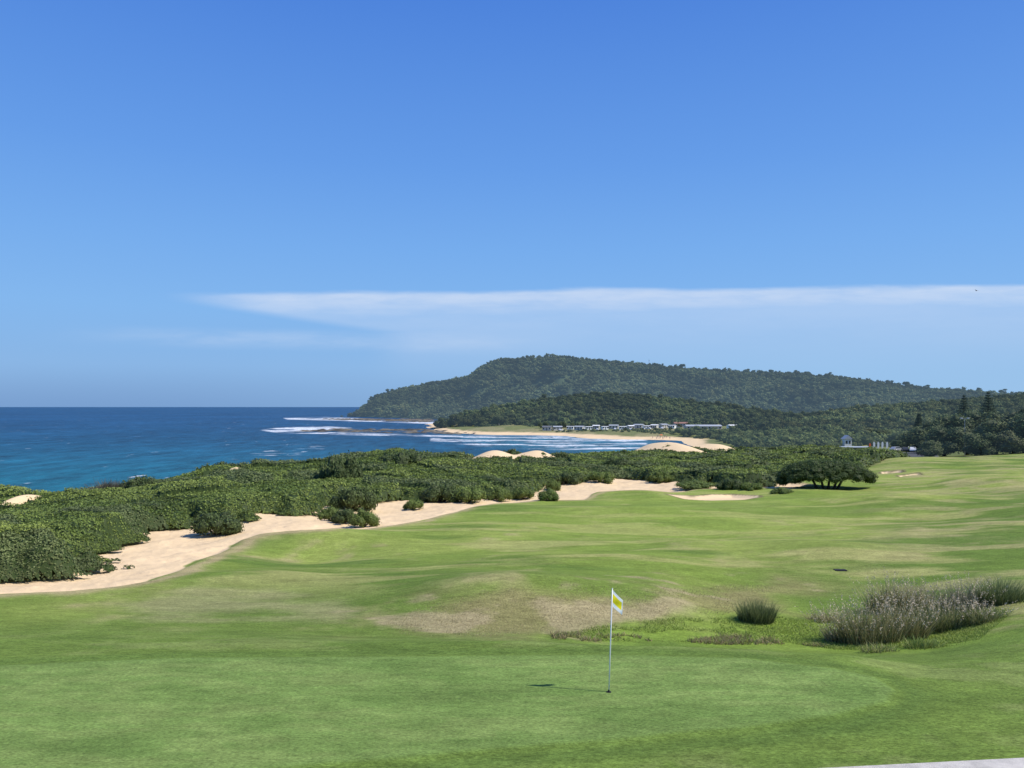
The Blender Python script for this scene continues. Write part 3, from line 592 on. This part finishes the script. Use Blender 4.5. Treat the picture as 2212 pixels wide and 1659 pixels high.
# ------------------------------------------------------------ reeds
def blades(n,rx,ry,h,wid,lean,c0,c1,seed,curve=.35):
    r=np.random.default_rng(seed);a=r.uniform(0,6.283,n);q=np.sqrt(r.random(n));bx=q*np.cos(a)*rx;by=q*np.sin(a)*ry
    hh=h*r.uniform(.4,1.1,n)*(1.1-.35*q);la=r.normal(0,lean,n)+q*np.cos(a)*lean*1.2;lb=r.normal(0,lean,n)+q*np.sin(a)*lean
    o=r.uniform(0,3.14,n);wx=np.cos(o)*wid;wy=np.sin(o)*wid;seg=4;V=[];
    for s in range(seg+1):
        f=s/seg;cx=bx+la*hh*(f+curve*f*f);cy=by+lb*hh*(f+curve*f*f);cz=hh*(f-.12*f*f*np.abs(la+lb));w=1-f*.93
        V.append(np.stack([cx-wx*w,cy-wy*w,cz],-1));V.append(np.stack([cx+wx*w,cy+wy*w,cz],-1))
    V=np.stack(V,1);F_=[]
    for s in range(seg):F_+= [[2*s,2*s+1,2*s+3],[2*s,2*s+3,2*s+2]]
    i=np.arange(n)[:,None,None]*(2*(seg+1));Fq=(i+np.array(F_)[None]).reshape(-1,3)
    m=r.random((n,1))**1.2;c=np.array(c0)*(1-m)+np.array(c1)*m;C=np.repeat(c,2*(seg+1),0)*np.tile(np.repeat(np.linspace(.75,1.2,seg+1),2),n)[:,None]
    tips=V[:,-1];dirs=V[:,-1]-V[:,-3];return V.reshape(-1,3),Fq,C,tips,dirs
def reed(u,vb,wpx,hpx,n,label,heads=True,c0=(.11,.145,.05),c1=(.46,.40,.20),lean=.2,group=None):
    p=P(u,vb);k=p[1]/F;e=empty('reed_clump',tuple(p));tag(e,label,'reeds',group)
    V,Fq,C,tips,dirs=blades(n,wpx*.58*k,wpx*.34*k,hpx*k,.013,lean,c0,c1,int(u));mk('leaves',V,Fq,M['leaf'],C,e)
    if heads:
        s=tips[:n//8];d=dirs[:n//8];d=d/np.linalg.norm(d,axis=1,keepdims=True);cs=[];
        for q in range(8):cs.append(s+d*(.045*(q-1))+rng.normal(size=s.shape)*.014+np.array([0,0,.03]))
        cs=np.concatenate(cs);v,f,c=cards(cs,rng.normal(size=cs.shape)+np.array([.8,0,.6]),np.full(len(cs),.030),np.array([.72,.60,.43])*rng.uniform(.6,1.1,(len(cs),1)),.45);o=mk('seed_heads',v,f,M['leaf'],c,e);o['kind']='stuff'
G1=(.12,.165,.05)
reed(1634,1343,64,50,1300,'isolated rounded rush clump standing left of the reed bed',False,(.09,.13,.045),(.24,.26,.11),.2)
reed(1880,1388,110,90,1000,'tallest pale plumed reeds at the front left of the reed bed')
reed(1950,1378,90,80,850,'reeds with pale plumes in the front middle of the reed bed')
reed(1822,1385,70,48,450,'low dry reeds at the left end of the reed bed',True,(.18,.19,.08),(.48,.40,.23),.3)
reed(1925,1320,90,70,700,'tall straw topped reeds at the back left of the reed bed',True,(.14,.16,.06),(.50,.43,.23))
reed(1985,1325,80,70,650,'straw coloured reeds at the back centre of the reed bed',True,(.14,.16,.06),(.48,.42,.23))
reed(2040,1358,100,62,750,'olive reeds in the middle right of the reed bed',True,G1,(.38,.36,.17),.28)
reed(2085,1318,80,64,650,'greyish reeds behind the right half of the reed bed',True,(.14,.155,.085),(.44,.4,.27))
reed(2120,1345,70,42,520,'short reeds at the right front of the reed bed',True,G1,(.38,.36,.17),.3)
reed(2162,1303,80,58,1200,'dense dark green rush clump at the right end of the reed bed',False,(.09,.14,.05),(.26,.29,.12),.28)
reed(1785,1342,70,30,260,'sparse dry grass tuft left of the reed bed',True,(.25,.24,.10),(.52,.45,.27),.35)
reed(1990,1400,60,28,300,'low green tuft in front of the reed bed',False,(.17,.25,.06),(.34,.37,.12),.35)
reed(1900,1408,70,20,260,'low ragged tuft at the front foot of the reed bed',False,(.2,.26,.07),(.42,.39,.17),.4)
def scatter_grass(name,pl,n,h,wid,c0,c1,label,seed,lean=.35,thr=.45):
    r=np.random.default_rng(seed);A=np.array(pl);x=r.uniform(A[:,0].min(),A[:,0].max(),n*3);y=r.uniform(A[:,1].min(),A[:,1].max(),n*3)
    k=sdist(pl,x,y)>0;x,y=x[k][:n],y[k][:n];k=fbm(x/1.2,y/1.2,seed,3)>thr;x,y=x[k],y[k];z=G(x,y)
    V,Fq,C,_,_=blades(len(x),.01,.01,h,wid,lean,c0,c1,seed);V=V.reshape(len(x),-1,3);V+=np.stack([x,y,z],-1)[:,None]
    tag(mk(name,V.reshape(-1,3),Fq,M['leaf'],C),label,'grass',kind='stuff')
scatter_grass('dry_grass',BROWN,9000,.06,.008,(.28,.26,.11),(.52,.42,.24),'short dry brown grass on the bank behind the putting green',3,.35,.45)
scatter_grass('hollow_grass',DIP,26000,.10,.010,(.22,.31,.055),(.36,.41,.11),'bright green grass in the wet hollow',4,.4,.35)
DOCK=poly([(1190,1368),(1340,1372),(1480,1383),(1560,1375),(1660,1372),(1760,1378),(1880,1386),(1880,1398),(1700,1392),(1500,1390),(1300,1388),(1190,1380)])
scatter_grass('dock_plants',DOCK,4500,.17,.014,(.20,.24,.08),(.40,.28,.17),'low reddish brown weeds along the foot of the hollow',5,.5,.4)
# ------------------------------------------------------------ flagstick
p=P(1315,1495);e=empty('flagstick',tuple(p),0);tag(e,'white golf pin with a drooping yellow and white flag on the putting green','flag')
tp=MB();dx=.075;tp.tube([(0,0,-.1),(dx*.5,0,1.06),(dx,0,2.13)],[.014,.0125,.011],12);tp.build('pole',M['pole'],e,smooth=True)
fb=MB();fb.tube([(0,0,-.0),(.001,0,.05)],[.02,.016],12);fb.build('ferrule',M['dark'],e)
kb=MB();kb.tube([(dx,0,2.13),(dx,0,2.15)],[.013,.008],10);kb.build('cap',M['white'],e)
nu,nv=36,30;vv=[];cc=[]
for j in range(nv+1):
    g=j/nv
    for i in range(nu+1):
        f=i/nu
        x=dx+.012+f*.225*(1-.08*g); z=2.11-g*.34-(f**.9)*.24*(1-.15*g)
        y=.10*f+.014*math.sin(f*7+g*2.2)*(.3+f)+.006*math.sin(g*9+f*4)
        vv.append((x,y,z))
        yel=(.22<g<.76)and(f<.9)
        cc.append((.95,.80,.02) if yel else (.88,.90,.90))
ff=[(j*(nu+1)+i,j*(nu+1)+i+1,(j+1)*(nu+1)+i+1,(j+1)*(nu+1)+i) for j in range(nv) for i in range(nu)]
mk('flag',vv,ff,mat('flag_cloth',attr=True,rough=.6,trans=.35),np.array(cc),e,smooth=True)
hc=MB();hc.tube([(0,0,-.1),(0,0,.006)],[.054,.054],24);o=hc.build('hole_cup',M['dark']);o.location=tuple(p);tag(o,'dark golf hole around the foot of the pin','hole')
kb=MB();kb.add([(4.3,11.4,-.05),(11,12.1,-.05),(11,12.53,-.05),(4.3,11.84,-.05),(4.3,11.4,.25),(11,12.1,.25),(11,12.53,.25),(4.3,11.84,.25)],[(0,3,2,1),(4,5,6,7),(0,1,5,4),(1,2,6,5),(2,3,7,6),(3,0,4,7)])
tag(kb.build('concrete_kerb',M['concrete'],bevel=.015),'pale concrete kerb cut by the bottom right corner','kerb')
p=P(1815,1232);db=MB();db.box(-.28,.28,-.16,.16,-.05,.03);db.box(-.22,.22,-.20,-.16,-.05,.015);o=db.build('drain_pit',M['dark'],bevel=.012);o.location=tuple(p);tag(o,'small dark drain opening in the fairway','drain')
# ------------------------------------------------------------ buildings behind the beach
def cabin(w,d,h,roof,wallm,roofm,nw,name='beach_cabin'):
    e=empty(name);b=MB();b.box(-w/2,w/2,-d/2,d/2,-1,h);b.build('wall',wallm,e)
    r=MB();ov=.35
    prof=[(-d/2-ov,h+.01),(d/2+ov,h+.01),(d/2+ov,h+.13),(0,h+roof),(-d/2-ov,h+.13)]
    n=len(prof);r.add([(-w/2-ov,y,z) for y,z in prof]+[(w/2+ov,y,z) for y,z in prof],[tuple(range(n)),tuple(range(2*n-1,n-1,-1))]+[(i,i+n,(i+1)%n+n,(i+1)%n) for i in range(n)]);r.build('roof',roofm,e)
    dr=MB();dr.box(-.45,.45,-d/2-.04,-d/2-.003,0,2.0);dr.build('door',M['darkroof'],e)
    for i in range(nw):
        x=-w/2+w*(i+.5)/nw
        if abs(x)<.9:continue
        m=MB();m.box(x-.55,x+.55,-d/2-.05,-d/2-.003,.9,1.9);m.build('window',M['glass'],e)
    return e
def land(u,Y):
    x,y=XY(u,Y);return (x,y,float(G(x,y)))
ca=[cabin(6.5,5,2.3,.8,M['wall'],M['greyroof'],4),cabin(5,3,2.1,.35,M['white'],M['white'],4),cabin(6.5,4.5,2.5,.9,M['wall'],M['darkroof'],4),cabin(4.6,4,2.2,.7,M['wall'],M['white'],3)]
spots=[(1182,2,-1),(1204,0,1),(1232,1,9),(1252,0,-2),(1272,1,4),(1288,3,12),(1306,1,0),(1326,0,9),(1345,1,-3),(1362,3,6),(1380,0,14),(1396,1,2),(1414,3,8),(1432,0,20),(1452,1,10)]
used=set();vans=['cream walled cabin under a grey gable roof','flat white caravan style cabin','cream cabin under a dark roof','small cream cabin under a white roof']
for (u,k,dy) in spots:
    Y=572+dy-(u-1180)*.06;o=ca[k] if k not in used else copy_tree(ca[k]);used.add(k)
    x,y,z=land(u,Y);o.location=(x,y,z+.1);o.rotation_euler.z=random.uniform(-.7,.7);tag(o,vans[k]+' in the row behind the beach','cabin','cabins in the row behind the beach, '+vans[k])
for i in range(30):
    u=1165+i*11.5+random.uniform(-5,5);Y=random.choice([556,560,590,596])-(u-1180)*.06;x,y,z=land(u,Y);s=random.uniform(.35,.6)*(1 if Y<570 else 1.4)
    plant(f'bushy{i%3}','garden_tree',(x,y,z),(s*1.1,s*1.1,s*(.6 if Y<570 else 1)),i*1.3,'small bushy tree among the cabins behind the beach','tree','small trees among the beach cabins')
e=cabin(25,9,2.4,1.1,M['wall'],M['greyroof'],10,'beach_clubhouse');x,y,z=land(1518,545);e.location=(x,y,z);tag(e,'long low grey roofed building at the right end of the beach row','building')
e=cabin(6,5,2.6,1.1,M['white'],M['white'],4,'beach_kiosk');x,y,z=land(1582,520);e.location=(x,y,z+.3);e.rotation_euler.z=.3;tag(e,'small white building right of the long grey roofed building','building')
e=cabin(10,7,2.4,1.1,M['wall'],M['redroof'],5,'beach_house');x,y,z=land(1470,575);e.location=(x,y,z+.4);tag(e,'red roofed house behind the cabins','building')
def gable(u,vb,wpx,hpx,Y):
    x,y=XY(u,Y);z=H-(vb-V0)/F*Y;k=Y/F;w=wpx*k;h=hpx*k;e=empty('gabled_tower',(x,y,z));tag(e,'small white gabled tower above the low car park hall','building')
    b=MB();b.box(-w/2,w/2,-w/2,w/2,-3,h*.68);b.build('wall',M['white'],e)
    r=MB();ov=.3;r.prism([(-w/2-ov,h*.68+.01),(w/2+ov,h*.68+.01),(0,h)],-w/2-ov,w/2+ov);r.build('roof',M['greyroof'],e)
    for sx in(-1,1):
        m=MB();m.box(sx*w*.22-.3,sx*w*.22+.3,-w/2-.04,-w/2-.003,h*.3,h*.55);m.build('window',M['glass'],e)
gable(1829,966,15,26,262)
x,y=XY(1850,235);zb=H-(974-V0)/F*235
e=empty('low_hall',(x,y,zb));tag(e,'long low dark hall below the white gabled tower','building')
b=MB();b.box(-4.5,4.5,-2.5,2.5,-2,1.1);b.build('wall',M['darkroof'],e);b=MB();b.box(-4.8,4.8,-2.8,2.8,1.11,1.3);b.build('roof',M['greyroof'],e)
for i in range(4):
    b=MB();b.box(-4.2+i*2.2,-2.9+i*2.2,-2.56,-2.503,.2,.9);b.build('window',M['glass'],e)
def banner(u,vb,hpx,Y,mt,label,group=None):
    x,y=XY(u,Y);z=H-(vb-V0)/F*Y;h=hpx*Y/F;e=empty('feather_banner',(x,y,z));tag(e,label,'banner',group)
    t=MB();t.tube([(0,0,-1.5),(0,0,h*.8),(.12,0,h*.95),(.4,0,h)],[.03,.025,.02,.01],6);t.build('pole',M['metal'],e)
    pr=[(.03,h*.14),(.5,h*.18),(.62,h*.5),(.6,h*.8),(.45,h*.96),(.3,h*.985),(.1,h*.93),(.03,h*.8)]
    t=MB();t.prism(pr,-.012,.012);t.build('fabric',mt,e)
banner(1877,970,13,218,M['orange'],'orange feather banner, leftmost of the banner row')
for u in(1886,1895,1904,1914):banner(u,971,17,217,M['white'],'white feather banner in the row beside the car park','white feather banners by the car park')
def car(paint):
    e=empty('parked_car');b=MB()
    lo=[(-2.15,.35),(-2.2,.75),(-2.0,.95),(-1.2,1.0),(1.0,1.0),(1.95,.9),(2.15,.7),(2.15,.35)]
    b.prism(lo,-.87,.87);b.build('body',paint,e,bevel=.05)
    c=MB();c.prism([(-1.75,.98),(-1.25,1.42),(.35,1.45),(1.1,.98)],-.76,.76);c.build('cabin',paint,e,bevel=.04)
    for s in(-1,1):
        g=MB();g.prism([(-1.45,1.03),(-1.12,1.36),(.28,1.38),(.85,1.03)],s*.765,s*.78);g.build('side_window',M['glass'],e)
    g=MB();g.add([(1.06,-.66,1.04),(1.06,.66,1.04),(.46,.62,1.41),(.46,-.62,1.41)],[(0,1,2,3)]);o=g.build('windscreen',M['glass'],e);o.location=(.03,0,.02)
    for x in(-1.35,1.35):
        for s in(-1,1):
            t=MB();t.tube([(x,s*.68,.33),(x,s*.9,.33)],[.33,.33],16);w=t.build('wheel',M['tyre'],e);t=MB();t.tube([(x,s*.9,.33),(x,s*.915,.33)],[.19,.17],12);t.build('rim',M['rim'],w)
    for s in(-1,1):
        t=MB();t.box(2.13,2.18,s*.62-.16,s*.62+.16,.62,.76);t.build('headlight',M['lamp'],e)
    return e
paints=[('white',(.75,.75,.75)),('silver',(.45,.46,.48)),('dark grey',(.06,.065,.07)),('blue',(.04,.08,.2)),('black',(.02,.02,.02))]
def zpark(Y):return H-(np.interp(Y,[150,275],[990,966])-V0)/F*Y
cp=MB();n=12;rows=[]
for i in range(n+1):
    f=i/n;Y0=160+(275-160)*f;rows.append([(*XY(1922-7*f,Y0),float(zpark(Y0))),(*XY(2030-20*f,Y0),float(zpark(Y0)))])
vv_=[q for r_ in rows for q in r_];vb_=[(x,y,z-3) for x,y,z in vv_];m_=len(vv_)
cp.add(vv_+vb_,[(2*i,2*i+1,2*i+3,2*i+2) for i in range(n)]+[(2*i,2*i+2,2*i+2+m_,2*i+m_) for i in range(n)]+[(2*i+1,2*i+1+m_,2*i+3+m_,2*i+3) for i in range(n)]+[(0,m_,m_+1,1)])
tag(cp.build('car_park',mat('asphalt',(.09,.09,.09),rough=.9,noise=.2)),'grey asphalt car park','car park',kind='structure')
for i,(u,Y,rz,ci,lb) in enumerate([(1937,225,.4,1,'silver car at the left end of the car park row'),(1955,222,1.2,2,'dark grey car beside the silver car in the car park'),(1972,220,1.1,0,'white car in the middle of the car park row'),(1990,212,1.3,3,'blue car nearest the dark trees in the car park'),(1996,188,1.5,4,'black car nearest the far fairway'),(1948,255,.2,0,'white car at the back of the car park')]):
    x,y=XY(u,Y);o=car(mat('car_paint_'+paints[ci][0].replace(' ','_'),paints[ci][1],rough=.25,spec=.6));o.location=(x,y,float(zpark(Y))+.02);o.rotation_euler.z=rz;tag(o,lb,'car')
def lamp_pole(u,vt,vb,Y,label):
    x,y=XY(u,Y);z=H-(vb-V0)/F*Y;h=(vb-vt)/F*Y;e=empty('lamp_post',(x,y,z));tag(e,label,'lamp post')
    t=MB();t.tube([(0,0,-6),(0,0,h)],[.10,.06],8);t.build('post',M['metal'],e)
    t=MB();t.box(-1.0,1.0,-.06,.06,h,h+.1);t.build('crossbar',M['metal'],e)
    for s in(-1,1):
        t=MB();t.box(s*.8-.25,s*.8+.25,-.2,.15,h+.105,h+.3);t.build('lamp',M['lamp'],e)
lamp_pole(2084,905,950,182,'pale twin headed lamp post in front of the dark trees at right')
x,y=XY(1402,1735);z=float(hA(np.array([x]),np.array([y]))[0][0])
t=MB();t.tube([(x,y,z),(x,y,z+22)],[.5,.2],6);t.box(x-1.2,x+1.2,y-.3,y+.3,z+18,z+18.6);tag(t.build('radio_mast',M['metal']),'thin mast on top of the headland ridge','mast')
for i,(u,Y) in enumerate([(1262,560),(1292,558),(1330,556),(1365,555),(1400,552),(1432,548),(1212,563)]):
    if i==0:c0=car(bpy.data.materials['car_paint_white']);o=c0
    else:o=copy_tree(c0)
    x,y,z=land(u,Y);o.location=(x,y,z+.1);o.rotation_euler.z=random.uniform(0,3);tag(o,'small white car parked in front of the beach cabins','car','white cars in front of the beach cabins')
def person(shirt):
    pts=[(0,0,.92),(0,0,1.15),(0,0,1.42),(0,0,1.5),(0,0,1.6),(0,0,1.72),(.2,0,1.4),(.28,.03,1.12),(.3,-.05,.88),(-.2,0,1.4),(-.28,-.03,1.12),(-.3,.08,.88),(.1,0,.88),(.11,-.06,.48),(.12,.05,.06),(.12,-.12,.03),(-.1,0,.88),(-.11,.05,.48),(-.12,.14,.06),(-.12,-.03,.03)]
    ed=[(0,1),(1,2),(2,3),(3,4),(4,5),(2,6),(6,7),(7,8),(2,9),(9,10),(10,11),(0,12),(12,13),(13,14),(14,15),(0,16),(16,17),(17,18),(18,19)]
    rad=[.15,.14,.16,.06,.1,.085,.065,.045,.035,.065,.045,.035,.09,.06,.045,.03,.09,.06,.045,.03]
    me=bpy.data.meshes.new('person');me.from_pydata(pts,ed,[])
    bm=bmesh.new();bm.from_mesh(me);ly=bm.verts.layers.skin.verify()
    for v_,r in zip(bm.verts,rad):v_[ly].radius=(r,r);v_[ly].use_root=(v_.index==0)
    bm.to_mesh(me);bm.free()
    o=bpy.data.objects.new('person',me);COL.objects.link(o)
    o.modifiers.new('skin','SKIN');o.modifiers.new('smooth','SUBSURF').levels=1;me.materials.append(M['skin'])
    t=MB();t.tube([(0,0,.62),(0,0,.8),(0,0,.98)],[.2,.22,.19],12);s=t.build('shorts',shirt,o,smooth=True)
    return o
pb=person(mat('swim_cloth',(.08,.1,.3)));fst=True
for (u,Y) in [(1418,462),(1426,464),(1432,460),(1440,466),(1447,461),(1410,466),(1421,470),(1436,468)]:
    o=pb if fst else copy_tree(pb);fst=False;x,y,z=land(u,Y);o.location=(x,y,max(z,SEA));o.rotation_euler.z=random.uniform(0,6)
    tag(o,'distant person in dark swimwear standing on the beach','person','people standing on the far beach')
x,y,z=land(1428,468);e=empty('beach_umbrella',(x,y,z));tag(e,'red beach umbrella among the people on the far beach','umbrella')
t=MB();t.tube([(0,0,0),(0,0,2.1)],[.03,.03],6);t.build('pole',M['metal'],e);t=MB();t.tube([(0,0,1.75),(0,0,2.0),(0,0,2.2)],[1.2,.8,.05],12);t.build('canopy',M['orange'],e)
bx,by=XY(2109,90);bz=H+(V0-628)/F*90
bd=MB();bd.tube([(-.14,0,0),(-.06,0,.01),(.03,0,.015),(.1,0,.02),(.14,0,.015)],[.012,.05,.055,.035,.006],10)
for s in(-1,1):bd.add([(.05,s*.03,.02),(.04,s*.16,.09),(-.02,s*.30,.05),(-.03,s*.16,.07),(-.05,s*.03,.015),(.05,s*.03,.0)],[(0,1,3,4),(1,2,3),(5,4,3,1)])
bd.add([(-.13,-.015,0),(-.13,.015,0),(-.22,.04,0),(-.22,-.04,0)],[(0,1,2,3)])
o=bd.build('bird',M['bird'],smooth=True);o.location=(bx,by,bz);o.rotation_euler=(.5,0,.5);tag(o,'small dark bird flying high at right','bird')
# ------------------------------------------------------------ world
w=bpy.data.worlds.new('World');scene.world=w;w.use_nodes=True;nt=w.node_tree;N=nt.nodes;L=nt.links
bg=N['Background'];bg.inputs[1].default_value=.1
sky=N.new('ShaderNodeTexSky');sky.sky_type='NISHITA';sky.sun_disc=False;sky.sun_elevation=R(50);sky.sun_rotation=R(95);sky.dust_density=.6;sky.ozone_density=2
tc=N.new('ShaderNodeTexCoord');sp=N.new('ShaderNodeSeparateXYZ');L.new(tc.outputs['Generated'],sp.inputs[0])
def ma(op,a,b=None,c=None):
    m=N.new('ShaderNodeMath');m.operation=op
    for i,q in enumerate((a,b,c)):
        if q is None:continue
        if isinstance(q,(int,float)):m.inputs[i].default_value=q
        else:L.new(q,m.inputs[i])
    return m.outputs[0]
def sm(x,a,b,lo=0,hi=1):
    m=N.new('ShaderNodeMapRange');m.interpolation_type='SMOOTHSTEP'
    for i,q in enumerate((x,a,b,lo,hi)):
        if isinstance(q,(int,float)):m.inputs[i].default_value=q
        else:L.new(q,m.inputs[i])
    return m.outputs[0]
yp=ma('MAXIMUM',sp.outputs[1],.05);E=ma('DIVIDE',sp.outputs[2],yp);T=ma('DIVIDE',sp.outputs[0],yp)
cr=N.new('ShaderNodeValToRGB');L.new(ma('MULTIPLY',sp.outputs[2],1.0),cr.inputs[0])
st=[(0,(126,168,216)),(.05,(134,180,231)),(.12,(130,183,240)),(.2,(118,174,240)),(.3,(101,158,235)),(.47,(77,133,223)),(1,(45,90,180))]
while len(cr.color_ramp.elements)<len(st):cr.color_ramp.elements.new(.5)
for el,(ps,c) in zip(cr.color_ramp.elements,st):el.position=ps;el.color=(*lin(*c),1)
def mixc(f,a,b):
    m=N.new('ShaderNodeMix');m.data_type='RGBA'
    if isinstance(f,(int,float)):m.inputs[0].default_value=f
    else:L.new(f,m.inputs[0])
    for k,q in((6,a),(7,b)):
        if isinstance(q,tuple):m.inputs[k].default_value=(*q,1)
        else:L.new(q,m.inputs[k])
    return m.outputs[2]
low=ma('MULTIPLY',sm(E,.0,.16,1,0),sm(T,-.5,.5,0,.75));base=mixc(low,cr.outputs[0],lin(158,202,243))
lowl=ma('MULTIPLY',sm(E,.0,.06,1,0),sm(T,-.6,.1,.5,0));base=mixc(lowl,base,lin(108,150,206))
cv=N.new('ShaderNodeCombineXYZ');L.new(T,cv.inputs[0]);L.new(E,cv.inputs[1])
def cn(sx,sy,det,off=0):
    mp=N.new('ShaderNodeMapping');mp.inputs['Scale'].default_value=(sx,sy,1);mp.inputs['Location'].default_value=(off,off,0);L.new(cv.outputs[0],mp.inputs[0])
    n=N.new('ShaderNodeTexNoise');n.inputs['Scale'].default_value=1;n.inputs['Detail'].default_value=det;n.inputs['Roughness'].default_value=.6;L.new(mp.outputs[0],n.inputs['Vector']);return n.outputs[0]
n1=cn(3,18,6);n2=cn(9,50,6,3);n3=cn(2,7,4,7)
top=ma('ADD',ma('MULTIPLY',T,.011),ma('ADD',.1525,ma('MULTIPLY',ma('SUBTRACT',n1,.5),.022)))
dn=ma('SUBTRACT',top,E)
edge=sm(dn,-.004,.005)
bright=sm(dn,.006,ma('ADD',.030,ma('MULTIPLY',n3,.035)),1,.0)
lowb=ma('ADD',.139,ma('MULTIPLY',ma('ADD',T,.43),-.150));inw=sm(ma('SUBTRACT',E,lowb),-.006,.006)
inw2=sm(T,-.20,-.12);inm=ma('MAXIMUM',inw,inw2)
lft=sm(T,-.47,-.30)
strong=ma('MULTIPLY',ma('MULTIPLY',ma('MULTIPLY',ma('MULTIPLY',edge,inm),bright),lft),sm(n2,.25,.65,.6,1))
veil=ma('MULTIPLY',ma('MULTIPLY',ma('MULTIPLY',edge,sm(dn,.02,.13,.48,.0)),ma('MULTIPLY',lft,inm)),sm(n1,.25,.7,.6,1))
s2=ma('ABSOLUTE',ma('SUBTRACT',E,ma('ADD',.083,ma('MULTIPLY',T,-.02))));str2=ma('MULTIPLY',ma('MULTIPLY',sm(s2,0,.018,1,0),ma('MULTIPLY',sm(T,-.65,-.35),sm(T,-.15,.1,1,0))),sm(n2,.3,.7,.1,.34))
cl=ma('MINIMUM',ma('ADD',ma('MAXIMUM',ma('MULTIPLY',strong,.88),veil),str2),.9)
cl=ma('MULTIPLY',cl,sm(sp.outputs[1],.05,.3))
base=mixc(cl,base,lin(204,221,247))
sc=N.new('ShaderNodeVectorMath');sc.operation='SCALE';sc.inputs['Scale'].default_value=10;L.new(base,sc.inputs[0])
fin=mixc(.93,sky.outputs[0],sc.outputs[0]);L.new(fin,bg.inputs[0])
sl=bpy.data.lights.new('sun','SUN');sl.energy=4.9;sl.angle=R(.5);sl.color=(1,.95,.85);so=bpy.data.objects.new('sun',sl);COL.objects.link(so)
so.rotation_euler=(R(8),R(40),0)
cd=bpy.data.cameras.new('camera');cd.sensor_width=36;cd.lens=36*F/2212;cd.shift_y=(V0-829.5)/2212;cd.clip_start=.1;cd.clip_end=200000
co=bpy.data.objects.new('camera',cd);COL.objects.link(co);co.location=(0,0,H);co.rotation_euler=(R(90),0,0);scene.camera=co
scene.view_settings.view_transform='Standard';scene.view_settings.look='None';scene.view_settings.exposure=0
